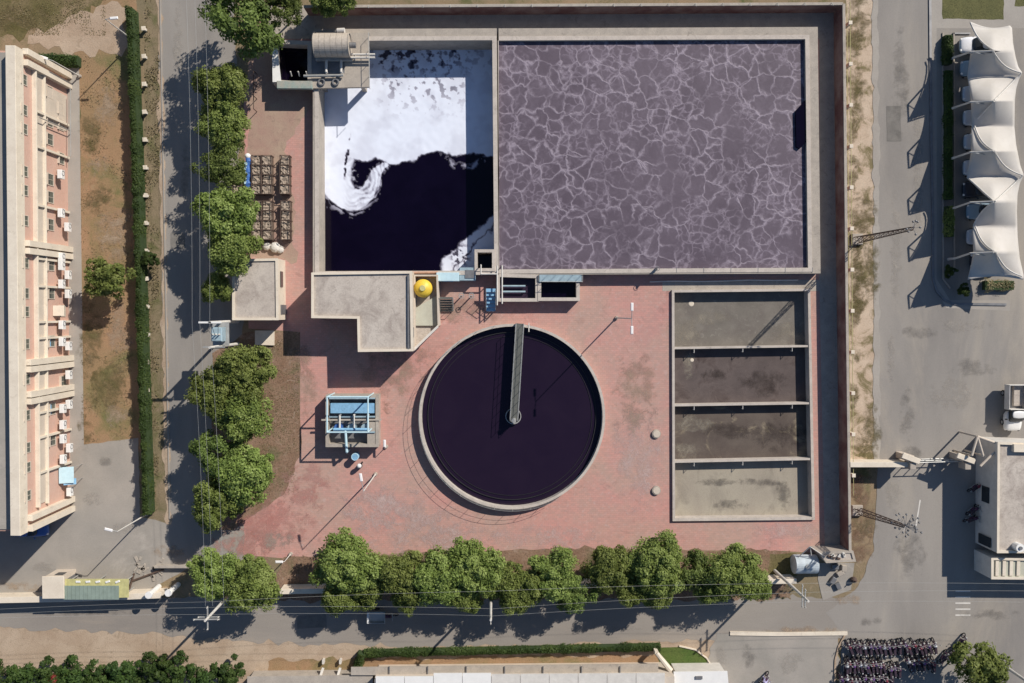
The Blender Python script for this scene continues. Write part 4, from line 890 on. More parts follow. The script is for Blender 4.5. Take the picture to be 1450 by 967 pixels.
# lit concrete slab south of the hut
c = P(375, 479); tag(MB().prism(PL([(361, 468), (388, 468), (388, 489), (361, 488)], .25), -.02, .25).build('concrete_slab', M['cream']), 'small pale concrete slab half shaded by the hut', 'slab')

# ------------------------------------------------------------------ blue filter unit
fz = 1.5
c = P(498, 597); t = thing('filter_unit', (c.x, c.y, 0), 'open blue pipework filter unit in a concrete box on the pink paving', 'filter')
fo_ = ccw(PL([(461, 559), (536, 559), (536, 633), (461, 633)], fz)); MB().ring(fo_, inset(fo_, .3), -.03, fz).build('wall', M['conc'], t)
MB().prism(inset(fo_, .25), .2, .5).build('floor', M['dsteel'], t)
MB().prism(PL([(468, 571), (530, 571), (530, 585), (468, 585)], fz), fz-.3, fz).build('cover_plate', M['blue'], t)
MB().prism(PL([(520, 597), (531, 597), (531, 630), (520, 630)], fz), fz-.4, fz-.05).build('slab', M['conc'], t)
for k in range(3):
    q = P(480+k*19, 605, 1.0); MB().cyl((q.x, q.y, .5), (q.x, q.y, 1.45), .42, n=18).build('vessel', M['deepblue'] if k == 0 else M['greyblue'], t)
    a = P(481+k*20, 588, 1.7); b_ = P(481+k*20, 608, 1.7); MB().cyl(a, b_, .1).cyl(a, (a.x, a.y, .6), .1).build('pipe', M['offwhite'], t)
a, b_ = P(472, 608, 1.85), P(523, 608, 1.85); MB().cyl(a, b_, .15, n=12).build('manifold', M['blue'], t)
a, b_ = P(489, 608, 1.85), P(491, 640, 1.7); MB().cyl(a, b_, .13, n=12).cyl(b_, (b_.x, b_.y, .2), .12).build('outlet_pipe', M['paleblue'], t)
a, b_ = P(455, 595, fz+.12), P(540, 594, fz+.12); MB().box(((a.x+b_.x)/2, (a.y+b_.y)/2, fz+.06), ((a-b_).length, .16, .1)).build('beam', M['conc'], t)
for y in (564, 590, 612): a, b_ = P(466, y, fz+.05), P(531, y, fz+.05); MB().box(((a.x+b_.x)/2, (a.y+b_.y)/2, fz+.02), ((a-b_).length, .14, .12)).build('crossbeam', M['greyblue'], t)
fr = thing('pipe_gantry', (c.x, c.y, 0), 'tall pale pipe gantry rising over the blue filter unit', 'gantry')
gz = 3.7; cor = [P(463, 562, gz), P(463, 612, gz), P(521, 612, gz), P(521, 562, gz)]
m_ = MB(); m_.tube(cor+[cor[0]], .075, 8); m_.build('top_frame', M['paleblue'], fr)
for q in cor: MB().cyl(q, (q.x, q.y, 0), .075, n=8).build('post', M['paleblue'], fr)
p = P(502.5, 647, 1.0); t = thing('barrel', (p.x, p.y, 0), 'light blue barrel standing on the paving south of the filter unit', 'barrel')
MB().cyl((p.x, p.y, 0), (p.x, p.y, 1.0), .36, n=18).build('body', M['blue'], t); MB().torus((p.x, p.y, .98), .34, .04, 'Z').build('rim', M['paleblue'], t)
p = P(508.5, 661, .8); t = thing('pump', (p.x, p.y, 0), 'small white and dark pump beside the light blue barrel', 'pump')
MB().cyl((p.x, p.y, 0), (p.x, p.y, .7), .26, .2, 14).build('casing', M['dsteel'], t); MB().ball((p.x, p.y+.1, .8), .24).build('motor_cap', M['white'], t); MB().cyl((p.x, p.y, .5), (p.x+.3, p.y+.45, .5), .08).build('inlet', M['black'], t)
for i, (x, y) in enumerate([(929, 614), (929, 694)]):
    p = P(x, y); t = thing('manhole', (p.x, p.y, 0), f'round raised concrete manhole cover on the paving, the one {"opposite the third silt bay divider" if 0 else ("nearer the frothy basin" if i == 0 else "nearer the south trees")}', 'manhole', 'raised manhole covers')
    MB().cyl((p.x, p.y, 0), (p.x, p.y, .22), .46, .45, 24).build('collar', M['conc'], t); MB().cyl((p.x, p.y, .22), (p.x, p.y, .27), .36, .35, 20).build('cover', M['creamd'], t)

# ------------------------------------------------------------------ lamp posts
def lamp(px, py, h, arms, label, group='street lamps', armL=1.0, r=.06):
    p = P(px, py); t = thing('street_lamp', (p.x, p.y, 0), label, 'street lamp', group)
    MB().cyl((p.x, p.y, 0), (p.x, p.y, h), r*1.3, r*.7, 10).build('pole', M['offwhite'], t); MB().cyl((p.x, p.y, 0), (p.x, p.y, .25), .2, .17, 10).build('base', M['conc'], t)
    for A in arms:
        d = Vector((math.cos(A), math.sin(A), 0)); q = Vector((p.x, p.y, h)); e = q+d*armL+Vector((0, 0, .12)); MB().cyl(q, e, .035).build('arm', M['steel'], t)
        MB().box((e+d*.3), (.75, .26, .12), A, bev=.05).build('lamp_head', M['lamphead'], t)
    return t
lamp(873, 450, 9.0, (math.pi/2, -math.pi/2), 'double armed lamp post on the paving between clarifier and silt bays', armL=.75)
lamp(532, 671, 8.0, (math.pi/2*1.1,), 'single armed lamp post on the paving south of the blue filter unit')
lamp(190, 58, 6.0, (.1,), 'lamp post at the north end of the long hedge', armL=.5)
lamp(208, 728, 6.5, (2.9,), 'lamp post at the south end of the long hedge', armL=.5)
lamp(547, 632, 1.2, (math.pi/2,), 'knee high garden lamp beside the blue filter unit', armL=.2, r=.04)
lamp(412, 784, 2.6, (math.pi,), 'short lamp post at the south edge of the red paving', armL=.2, r=.05)
lamp(113, 108, 5.0, (math.pi*.9,), 'lamp post beside the brick building near its north hedge', armL=.5)

# ------------------------------------------------------------------ power poles and lines
def pole(px, py, h, label, lean=None, arms=(), r=.15):
    p = P(px, py); t = thing('power_pole', (p.x, p.y, 0), label, 'power pole', 'power poles')
    top = Vector((p.x, p.y, h))
    MB().cyl((p.x, p.y, 0), top, r*1.15, r*.7, 12).build('shaft', M['offwhite'], t)
    for z, ang, L in arms:
        d = Vector((math.cos(ang), math.sin(ang), 0))*L/2; q = Vector((p.x, p.y, z))
        MB().box(q, (L, .1, .1), ang).build('crossarm', M['steel'], t)
        for f_ in (-.9, 0, .9): e = q+d*f_; MB().cyl(e, e+Vector((0, 0, .25)), .05, .03, 8).build('insulator', M['offwhite'], t)
    return t
pole(334, 832, 9.0, 'white power pole with crossarms at the southwest road corner', arms=((8.6, 0, 2.4), (8.0, 0, 2.0), (8.3, math.pi/2, 2.2)))
pole(695, 834, 8.5, 'white power pole standing in the middle of the south tree row', arms=((8.2, math.pi/2, .9),))
pole(1097, 808, 9.0, 'leaning lit power pole near the derelict hut at the southeast corner', arms=((7.5, math.pi/2, 2.2), (8.2, math.pi/2, 1.8)))
pole(1418, 940, 9.0, 'power pole rising through the airy tree by the motorcycles', arms=((8.6, math.pi/2, 1.6),))
# H frame transformer
a, b_ = P(337, 455), P(337, 487)
t = thing('transformer_frame', ((a.x+b_.x)/2, (a.y+b_.y)/2, 0), 'two pole transformer frame between the road and the flat roofed hut', 'transformer')
for q in (a, b_): MB().cyl((q.x, q.y, 0), (q.x, q.y, 8.3), .17, .12, 10).build('pole', M['offwhite'], t)
c = (a+b_)/2
MB().box((a.x, a.y, 8.2), (2.0, .16, .2)).build('crossarm', M['white'], t); MB().box((b_.x, b_.y, 7.2), (2.0, .12, .12)).build('crossarm', M['steel'], t)
MB().box((c.x, c.y, 5.2), (1.5, 2.2, .15)).build('platform', M['steel'], t); MB().box((c.x, c.y, 5.9), (1.0, 1.3, 1.2), bev=.08).build('transformer', M['greyblue'], t)
for k in range(3): MB().cyl((c.x-.3+.3*k, c.y, 6.5), (c.x-.3+.3*k, c.y, 6.95), .08, .05, 8).build('bushing', M['offwhite'], t)
for k in range(3): MB().cyl((a.x-.7+.7*k, a.y, 8.1), (c.x-.3+.3*k, c.y, 6.95), .02).build('drop_wire', M['dsteel'], t)
def wire(pts, z, label, sag=.4, r=.009, group='overhead wires'):
    w = [P(x, y, z) for x, y in pts]; full = []
    for a, b_ in zip(w[:-1], w[1:]):
        for k in range(16): f_ = k/16; full.append(a+(b_-a)*f_-Vector((0, 0, sag*4*f_*(1-f_))))
    full.append(w[-1]); tag(MB().tube(full, r, 5).build('power_line', M['steel']), label, 'power line', group)
for i, (x0, x1, x2) in enumerate([(263, 272, 291), (275, 283, 301), (289, 297, 317)]):
    wire([(x0-3, -120), (x0+1, 0), (x1, 460), (x2, 858)], 8.6, ['overhead wire along the road on its open side', 'middle overhead wire along the road', 'overhead wire along the road closest to the trees'][i])
for i, (y0, y1, y2, y3, y4) in enumerate([(866, 852, 834, 822, 829), (872, 860, 859, 835, 838), (876, 870, 869, 848, 855)]):
    wire([(-140, y0+4), (300, y1), (699, y2+3), (1132, y3+4), (1560, y4)], 8.4, ['overhead wire over the south road closest to the tree tops', 'middle overhead wire over the south road', 'overhead wire over the south road farthest from the plant'][i])

# ------------------------------------------------------------------ lattice masts
def mast(px, py, h, label, seed, tilt=(0, 0), dots=14):
    p = P(px, py); t = thing('lattice_mast', (p.x, p.y, 0), label, 'mast'); r_ = random.Random(seed); m_ = MB(); w0, w1 = .42, .16
    cor = lambda z: [Vector((p.x+tilt[0]*z/h+s*(w0+(w1-w0)*z/h)*math.cos(a+.6), p.y+tilt[1]*z/h+(w0+(w1-w0)*z/h)*math.sin(a+.6), z)) for s, a in ((1, 0), (1, 2.09), (1, 4.19))]
    n_ = int(h/.9)
    for k in range(n_):
        A, B = cor(h*k/n_), cor(h*(k+1)/n_)
        for i in range(3): m_.cyl(A[i], B[i], .05, n=5); m_.cyl(A[i], B[(i+1) % 3], .025, n=4); m_.cyl(B[i], B[(i+1) % 3], .025, n=4)
    m_.build('lattice', M['rust'], t)
    top = Vector((p.x+tilt[0], p.y+tilt[1], h)); MB().box((p.x, p.y, .2), (1.1, 1.1, .4), bev=.05).build('footing', M['conc'], t)
    for k in range(dots):
        a = r_.uniform(0, 6.28); d = Vector((math.cos(a), math.sin(a), r_.uniform(-.9, .6)))*r_.uniform(.5, 1.5 if dots > 10 else .7); q = top+d
        MB().cyl(top, q, .018, n=4).ball(q, .11, 7, 5).build('antenna', M['dsteel'], t)
mast(1212, 339, 11.3, 'tall slim lattice mast by the east wall with a bare top', 3, dots=7)
mast(1212, 722, 9.5, 'lattice mast crowned with a cluster of dark floodlights near the southeast corner', 5, (.3, .8), 30)

# ------------------------------------------------------------------ long brick building
Zr = 9.0
A0, B0 = P(20, 66, Zr), P(27, 757, Zr); dv = (B0-A0); Lb = dv.length; dv.normalize(); nv = Vector((-dv.y, dv.x, 0))
if nv.x < 0: nv = -nv
angB = math.atan2(nv.y, nv.x)
bt = thing('brick_building', ((A0+B0)/2).to_tuple()[:2]+(0,), 'long three storey pink brick building with cream fins and ledges', 'building')
def BW(u, o_, z): q = A0+dv*u+nv*o_; return Vector((q.x, q.y, z))
def bbox(mb, u0, u1, o0, o1, z0, z1, bev=0):
    q = BW((u0+u1)/2, (o0+o1)/2, (z0+z1)/2); return mb.box(q, (abs(o1-o0), abs(u1-u0), abs(z1-z0)), angB, bev=bev)
def UU(px, py, z): return (P(px, py, z)-A0).dot(dv)
bbox(MB(), 0, Lb, -14, 0, -.05, 7.8).build('wall', M['brick'], bt)
m_ = MB(); bbox(m_, -.1, Lb+.1, -.75, .12, 7.78, 9.05, .03); m_.build('parapet', M['cream'], bt)
m_ = MB(); bbox(m_, .2, Lb-.2, -13.9, -.76, 7.8, 7.95); m_.build('roof', M['yard'], bt)
for z, d_, hh, mt in ((6.15, .42, .18, 'cream'), (4.55, .36, .16, 'cream')):
    m_ = MB(); bbox(m_, .9, Lb-1.8, 0, d_, z, z+hh, .02); m_.build('ledge', M[mt], bt)
m_ = MB(); bbox(m_, 1, Lb-2, 0, .1, 4.72, 6.13); m_.build('plaster_band', M['creamd'], bt)
m_ = MB(); bbox(m_, 2, UU(60, 170, 5), 0, .05, .2, 4.4); m_.build('plaster_panel', M['creamd'], bt)
fins = [(68, 'a'), (84, 'a'), (343, ''), (354, ''), (514, ''), (524, ''), (560, ''), (570, ''), (737, 'b'), (752, 'b')]
for y, k_ in fins:
    u = UU(24, y, 8.6); m_ = MB(); bbox(m_, u-.27, u+.27, .0, .5, 0, 7.76, .02); m_.build('fin', M['cream'], bt)
for y in (157, 207, 290, 366, 405, 456, 479, 585, 620, 670):
    u = UU(50, y, 6); m_ = MB(); bbox(m_, u-.1, u+.1, 0, .3, .2, 6.1); m_.build('rib', M['cream'], bt)
def bwin(y, px, z1, z0, wd=.85, pane='glass'):
    u = UU(px, y, (z1+z0)/2); f_ = MB()
    bbox(f_, u-wd/2-.07, u+wd/2+.07, 0, .07, z0-.06, z0); bbox(f_, u-wd/2-.07, u+wd/2+.07, 0, .22, z1, z1+.07); bbox(f_, u-wd/2-.07, u-wd/2, 0, .06, z0, z1); bbox(f_, u+wd/2, u+wd/2+.07, 0, .06, z0, z1); bbox(f_, u-.02, u+.02, .02, .04, z0, z1)
    w_ = f_.build('window', M['creamd'], bt); p_ = MB(); bbox(p_, u-wd/2, u+wd/2, .005, .03, z0+.55*(z1-z0), z1); p_.build('pane', M[pane], w_); p_ = MB(); bbox(p_, u-wd/2, u+wd/2, .006, .02, z0, z0+.55*(z1-z0)); p_.build('pane', M['wpane'], w_)  # dark upper pane over lighter lower one paints the shade under the window head
for y in (112, 155, 182, 242, 269, 312, 372, 415, 441, 487, 537, 588, 634, 662, 702): bwin(y, 31, 8.2, 7.15)
for y in (130, 171, 197, 254, 279, 318, 375, 415, 483, 579, 623): bwin(y, 70, 4.0, 2.8, 1.0, 'blue' if y in (483, 579) else 'glass')
for y in (154, 176, 224, 355, 440, 540, 665): bwin(y, 85, 1.9, .8, 1.0)
acs = [(83, 301), (92, 321), (88, 364), (83, 376), (92, 389), (84, 402), (92, 416), (86, 460), (85, 484), (93, 490), (95, 531), (87, 579), (95, 573), (87, 602), (86, 622), (95, 635), (87, 651), (97, 697), (82, 246)]
ap = None
ords = ['first', 'second', 'third', 'fourth', 'fifth', 'sixth', 'seventh', 'eighth', 'ninth', 'tenth', 'eleventh', 'twelfth', 'thirteenth', 'fourteenth', 'fifteenth', 'sixteenth', 'seventeenth', 'eighteenth', 'nineteenth']
for i, (x, y) in enumerate(sorted(acs, key=lambda q: q[1])):
    z = 2.9 if x < 90 else 1.7; u = UU(x, y, z); q = BW(u, .62, z-.75)
    lab = f'white air conditioner on the pink brick facade, {ords[i]} from the north'
    if ap is None:
        ap = thing('air_conditioner', (0, 0, 0), lab, 'air conditioner', 'air conditioners on the brick facade')
        MB().box((0, 0, .36), (.42, .85, .62), bev=.03).build('casing', M['white'], ap); MB().torus((.215, .12, .36), .22, .03, 'X').build('fan_grille', M['dsteel'], ap)
        MB().box((-.2, .3, .02), (.75, .05, .05)).box((-.2, -.3, .02), (.75, .05, .05)).build('bracket', M['rust'], ap); o = ap
    else: o = dup(ap, None, None, lab)
    o.location = q; o.rotation_euler.z = angB
q = BW(UU(82, 440, 2.6), .5, 2.9); tag(MB().box(q, (1.0, 1.0, .08), angB, ry=.25, bev=.02).build('window_awning', M['cream']), 'small square cream awning on the brick facade', 'awning')
q = BW(UU(86, 672, 2), .75, 2.2); t = thing('awning', (q.x, q.y, 0), 'pale blue and white sheet awning at the south end of the brick facade', 'awning')
MB().box(q, (1.3, 1.6, .05), angB, ry=.3).build('sheet', M['paleblue'], t); MB().box(q+Vector((.2, -.7, -.25)), (1.1, .6, .05), angB, ry=.5).build('flap', M['blue'], t)
for s in (-.7, .7): MB().cyl((q.x+.5, q.y+s, 0), (q.x+.5, q.y+s, 2.0), .03).build('post', M['steel'], t)
u0, u1 = UU(88, 110, 1), UU(90, 300, 1); m_ = MB()
m_.tube([BW(u0+5, .5, 6), BW(u0+5, .5, .3)], .05); m_.tube([BW(u0+1, .9, 1.2), BW(u1*.6, .9, 1.2)], .04); m_.build('drain_pipe', M['steel'], bt)

# ------------------------------------------------------------------ hut and shed by the southwest wall
p = P(75, 832, 2.6); t = thing('guard_cabin', (p.x, p.y, 0), 'small cream guard cabin beside the green roofed shed', 'cabin')
MB().box((p.x, p.y, 1.25), (1.9, 2.0, 2.5), bev=.02).build('wall', M['creamd'], t); MB().box((p.x, p.y, 2.55), (2.1, 2.2, .12), bev=.02).build('roof', M['cream'], t); MB().box((p.x+.96, p.y+.2, 1.05), (.05, .8, 2.0)).build('door', M['dsteel'], t); MB().box((p.x+.2, p.y+1.02, 1.5), (.8, .05, .8)).build('window', M['glass'], t)
c = P(137, 834); t = thing('shed', (c.x, c.y, 0), 'open shed with long grey green roof sheet and yellow edge', 'shed')
MB().prism(PL([(92, 820), (182, 820), (182, 846), (92, 848)], 2.2), 2.1, 2.2).build('yellow_deck', M['yellowp'], t)
m_ = MB()
for k in range(14): 
    x0 = 90+k*5.6; m_.prism(PL([(x0, 829.5), (x0+5.3, 829.5), (x0+5.3, 849), (x0, 849)], 2.32), 2.24+.008*(k % 2), 2.30+.012*(k % 2))
m_.build('roof_sheet', M['greensheet'], t)
for x in (96, 136, 176):
    for y in (824, 842): q = P(x, y, 2.1); MB().cyl((q.x, q.y, 0), (q.x, q.y, 2.1), .06).build('post', M['steel'], t)
for k in range(5): q = P(110+k*14, 824, 2.3); MB().box((q.x, q.y, 2.24), (.45, .2, .08), .1*k, bev=.02).build('roof_light', M['white'], t)
# debris near the gate
rs = random.Random(3)
deb = MB()
for k in range(26):
    p = P(rs.gauss(205, 12), rs.gauss(806, 7)); deb.box((p.x, p.y, .06), (rs.uniform(.1, .7), rs.uniform(.08, .25), .1), rs.uniform(0, 3))
struct(deb.build('debris', M['conc']), 'stuff')
for i, (a, b_) in enumerate([((190, 812), (182, 838)), ((232, 806), (188, 822))]):
    q0, q1 = P(*a, .2), P(*b_, .2); tag(MB().cyl(q0, q1, .09).build('timber_pole', M['rust']), ['dark timber pole lying beside the shed', 'longer dark timber pole lying towards the gate pillars'][i], 'timber')

# ------------------------------------------------------------------ derelict hut and blue sheeted tank in the southeast corner
t, _ = flat_building('derelict_hut', 'small derelict concrete hut with rubble on its roof at the end of the east wall', [(1160, 782), (1208, 780), (1212, 795), (1170, 797)], 2.3, .1, 'conc', 'roofc', cap='conc')
for k in range(10):
    q = P(rs.uniform(1168, 1202), rs.uniform(784, 793), 2.3); MB().box((q.x, q.y, 2.3), (.35, .2, .15), k, bev=.02).build('rubble', M['offwhite'] if k % 3 else M['rust'], t)
p = P(1143, 802, 1.8); t = thing('water_tank', (p.x, p.y, 0), 'horizontal weathered grey blue metal water tank beside the derelict hut', 'water tank')
MB().cyl((p.x-1.1, p.y, 1.0), (p.x+1.2, p.y, 1.0), .95, n=28).build('body', M['tanksh'], t, False)
for s in (-.8, .8): MB().box((p.x+s, p.y, .2), (.2, 1.4, .5)).build('saddle', M['conc'], t)
MB().cyl((p.x, p.y, 1.9), (p.x, p.y, 2.05), .25, n=14).build('hatch', M['steel'], t)
a, b_, c_ = P(1127, 792, 1.2), P(1147, 774, 2.5), P(1150, 792, 1.2); tag(MB().tube([a, b_, c_], .05).tube([b_, P(1165, 786, 2.4)], .05).build('metal_tripod', M['offwhite']), 'pale triangular steel frame beside the blue tank', 'frame')
for i, (x, y) in enumerate([(1183, 803), (1190, 812), (1180, 822), (1195, 805), (1187, 830)]):
    p = P(x, y, .3); tag(MB().box((p.x, p.y, .2), (.7, .5, .4), i*.5, bev=.05).build('concrete_block', M['conc' if i % 2 else 'dsteel']), 'loose grey block south of the derelict hut', 'block', 'loose grey blocks south of the derelict hut')
p = P(1210, 822, .5); tag(MB().ball((p.x, p.y, .3), .35, 9, 6).cyl((p.x, p.y, 0), (p.x, p.y, .9), .06).build('hydrant', M['rust']), 'dark rusty hydrant standing on the pale track corner', 'hydrant')
o = MB().prism(PL([(1160, 797), (1210, 797), (1205, 835), (1165, 850), (1158, 820)], .02), 0, .036).build('pavement', M['yard']); struct(o)

# ------------------------------------------------------------------ gate, gatehouse
gp = thing('sliding_gate', P(1335, 657), 'thin steel sliding gate closing the side road between two slanted pillars', 'gate'); gp.location.z = 0; ORG[gp.name][2] = 0
a, b_ = P(1302, 655, 1.9), P(1372, 653, 1.9)
m_ = MB(); 
for z in (1.9, 1.0, .15): m_.cyl(Vector((a.x, a.y, z)), Vector((b_.x, b_.y, z)), .05)
m_.build('rail', M['steel'], gp)
m_ = MB()
for k in range(6): q = a+(b_-a)*k/5; m_.box((q.x, q.y, 1.0), (.07, .07, 1.8))
m_.build('upright', M['steel'], gp)
m_ = MB(); m_.box(((a.x+b_.x)/2, a.y+.02, .3), ((b_-a).length, .03, .3)); m_.build('kick_plate', M['dsteel'], gp)
for i, (x, y) in enumerate([(1292, 650), (1370, 650)]):
    p = P(x, y, 2.8); t = thing('gate_pillar', (p.x, p.y, 0), ['slanted top gate pillar joined to the cream wall', 'slanted top gate pillar beside the gatehouse'][i], 'pillar', 'side road gate pillars')
    MB().box((p.x, p.y, 1.3), (.6, .6, 2.6), bev=.03).build('shaft', M['creamd'], t); MB().box((p.x-.1, p.y+.05, 2.72), (1.9, .55, .16), -.35, bev=.03).build('cap', M['cream'], t)
    MB().box((p.x+.2, p.y-.75, 2.0), (.6, .7, 1.2), bev=.02).build('plinth', M['conc'], t)
t, _ = flat_building('gatehouse', 'large flat roofed gatehouse with pinkish cement roof beside the side road gate', [(1413, 626), (1520, 630), (1520, 783), (1412, 783)], 3.7, .25, 'offwhite', 'roofc', cap='cream')
c = P(1450, 625); MB().prism(PL([(1436, 629), (1520, 631), (1520, 641), (1436, 640)], 3.9), 3.4, 3.9).build('roof_kerb', M['cream'], t)
wx = P(1412, 700, 3.7).x
for y in (700, 765): MB().box((wx-.01, P(1390, y, 1.8).y, 1.8), (.06, 1.6 if y == 700 else 1.0, 1.2 if y == 700 else 2.0)).build('window' if y == 700 else 'door', M['glass'], t)
q = P(1445, 776, 4.2); t2 = thing('water_tank', (q.x, q.y, 3.45), 'small white tank on the gatehouse roof', 'water tank'); MB().cyl((q.x, q.y, 3.45), (q.x, q.y, 4.2), .42, n=16).build('body', M['white'], t2); MB().cyl((q.x, q.y, 4.2), (q.x, q.y, 4.3), .18, n=12).build('lid', M['dsteel'], t2)
t, _ = flat_building('porch', 'low pale green porch roof in front of the gatehouse', [(1404, 790), (1520, 792), (1520, 821), (1404, 820)], 3.0, .2, 'offwhite', 'gcream', cap='cream')
for k in range(4): q = P(1412+k*10, 805, 2.9); MB().box((q.x, q.y, 2.86), (.35, 1.5, .12), bev=.02).build('roof_rib', M['cream'], t)
m_ = MB()
for a, b_ in (((1376, 645), (1384, 618)), ((1384, 618), (1392, 645)), ((1384, 618), (1412, 628)), ((1388, 660), (1408, 640))): m_.cyl(P(*a, 3.2), P(*b_, 3.2), .12)
for a in ((1384, 618), (1376, 645), (1392, 645)): q = P(*a, 3.2); m_.cyl(q, (q.x, q.y, 0), .1)
tag(m_.build('metal_arch', M['creamd']), 'pale steel arch standing at the gatehouse corner by the gate', 'arch')
# kerbs and road markings
def strip(name, pts, wpx, z1, mat, label=None, cat=None, z0=0, group=None):
    pw = [P(x, y, z1) for x, y in pts]; m_ = MB()
    for i, (a, b_) in enumerate(zip(pw[:-1], pw[1:])):
        d = b_-a; c = (a+b_)/2; m_.box((c.x, c.y, (z0+z1)/2+.0006*(i % 2)), (d.length+.02, wpx*S, z1-z0), math.atan2(d.y, d.x))
    o = m_.build(name, M[mat]); 
    if label: tag(o, label, cat, group)
    else: struct(o)
    return o
arc = [(1317, -40), (1319, 200), (1321, 300), (1321.5, 395), (1327, 412), (1337, 424), (1350, 430), (1425, 431)]
strip('kerb', arc, 3.4, .13, 'dsteel')
strip('kerb', [(1335.5, 46), (1336, 395), (1346, 408)], 1.6, .15, 'conc'); strip('kerb', [(1351, 46), (1352, 380)], 1.6, .16, 'conc')
strip('kerb', [(1350, 47), (1374, 47)], 2, .16, 'dsteel')
strip('kerb', [(1034, 897), (1100, 898), (1200, 897)], 5.5, .14, 'cream')
strip('kerb', [(962, 915), (985, 920), (1001, 932), (1012, 950)], 1.8, .15, 'cream')
strip('kerb', [(1197, 899), (1188, 915), (1183, 935), (1182, 975)], 2.5, .14, 'sand')
strip('kerb', [(226, -30), (236, 500), (240, 735)], 1.6, .12, 'path')
for k in range(5): strip('road_marking', [(1353, 837+k*8.5), (1374, 837+k*8.5)], 2.0, .034, 'offwhite', z0=.029)
strip('road_marking', [(1303, 708), (1297, 745)], 2, .034, 'offwhite', z0=.029)

# ------------------------------------------------------------------ tensile canopy
tc = thing('tensile_canopy', P(1408, 215), 'long white tensile membrane canopy on slanted steel arms above the parked cars', 'canopy'); tc.location.z = 0; ORG[tc.name][2] = 0
def interp(tab, y):
    if y <= tab[0][0]: return tab[0][1]
    for (a, xa), (b_, xb) in zip(tab[:-1], tab[1:]):
        if a <= y <= b_: return xa+(xb-xa)*(y-a)/(b_-a)
    return tab[-1][1]
def cs(tab, y): return interp(tab, y)
Lt = [(30, 1373), (40, 1376.5), (50, 1382), (60, 1389), (70, 1401), (72.5, 1404), (76, 1374), (90, 1372), (108, 1370), (125, 1372.5), (143, 1374.5), (160, 1375.5), (180, 1376), (200, 1375), (214, 1375), (235, 1371.5), (252, 1369), (262, 1380), (274, 1392), (285, 1406), (296, 1393), (308, 1383), (318, 1378), (335, 1377.5), (357, 1378), (375, 1375), (397, 1370)]
Rt = [(30, 1430), (38, 1433), (60, 1434.5), (80, 1438), (95, 1442), (103, 1448), (112, 1443), (125, 1439), (143, 1437), (180, 1436.5), (205, 1439), (235, 1445), (248, 1450), (260, 1444), (275, 1441), (300, 1440), (335, 1441), (365, 1444), (392, 1450), (397, 1448)]
pk = [72, 143, 214, 285, 357]
def zc_(y, t_):
    d = min(abs(y-k) for k in pk); ten = max(0, 1-d/35.8)
    w = 1-abs(t_-.48)/.52
    zz = 2.9+2.6*ten**1.15*max(0, w)**.85
    sp = max(0, 1-abs(y-103)/34)*1.2+max(0, 1-abs(y-248)/34)*1.2+max(0, 1-abs(y-394)/34)*1.1; zz += sp*max(0, t_-.5)*2*.55
    return zz - .12*math.sin(math.pi*min(1, max(0, t_)))*(1-ten)
ys_ = sorted(set([30+i*3.0 for i in range(123)]+[72, 76, 143, 214, 285, 357, 108, 179, 250, 321])); ts = [i/16 for i in range(17)]
vs = []; fs = []
for yy in ys_:
    l, r_ = cs(Lt, yy), cs(Rt, yy)
    for t_ in ts:
        top = 6*math.sin(math.pi*t_)*max(0, 1-(yy-30)/14) ; yq = yy+top+(6*t_ if yy < 40 else 0)*max(0, 1-(yy-30)/10) - (5*math.sin(math.pi*t_)*max(0, 1-(397-yy)/14))
        tt_ = (l+(r_-l)*t_-1370)/76.0; q = P(l+(r_-l)*t_, yq, zc_(yy, tt_)); vs.append(tuple(q))
nt_ = len(ts)
for i in range(len(ys_)-1):
    for j in range(nt_-1): fs.append((i*nt_+j, (i+1)*nt_+j, (i+1)*nt_+j+1, i*nt_+j+1))
mb = MB().add(vs, fs); mem = mb.build('membrane', M['tarp'], tc, True)
so_ = mem.modifiers.new('thickness', 'SOLIDIFY'); so_.thickness = .03
for k, y in enumerate(pk):
    top = P(1407, y, 5.6); base = P(1352, y+9, 1.2); mid = P(1374, y+1.5, 4.2)
    m_ = MB().cyl(base, mid, .11, .09, 10).cyl(mid, top, .09, .07, 10); m_.build('arm', M['offwhite'], tc)
    q = P(1352, y+9, 1.2); MB().cyl((q.x, q.y, 0), (q.x, q.y, 1.25), .14, .12, 10).build('post', M['offwhite'], tc)
    m_ = MB().cyl(mid, P(1402, y+6, 4.6), .04).cyl(P(1402, y+6, 4.6), top, .04).build('strut', M['steel'], tc)
def cable(pts, r=.075):
    m_ = MB()
    w = []
    for (x, y) in pts: w.append(P(x, y, zc_(y, (x-1370)/76)+.16))
    m_.tube(w, r, 6); m_.build('edge_cable', M['offwhite'], tc)
def sub(a, b_, bow, n=8): return [(a[0]+(b_[0]-a[0])*k/n+bow[0]*math.sin(math.pi*k/n), a[1]+(b_[1]-a[1])*k/n+bow[1]*math.sin(math.pi*k/n)) for k in range(n+1)]
for a, b_, bo_ in (((1374, 32), (1406, 71), (-3, 4)), ((1406, 72), (1446, 103), (-4, 5)), ((1446, 104), (1408, 142), (0, 0)), ((1408, 143), (1384, 168), (0, 0)), ((1380, 178), (1406, 213), (-3, 4)), ((1408, 214), (1448, 248), (-4, 5)), ((1448, 249), (1409, 285), (0, 0)), ((1372, 253), (1406, 284), (0, 0)), ((1406, 286), (1380, 316), (-2, -2)), ((1381, 320), (1408, 356), (-3, 4)), ((1410, 357), (1447, 391), (-4, 5))):
    cable(sub(a, b_, bo_))

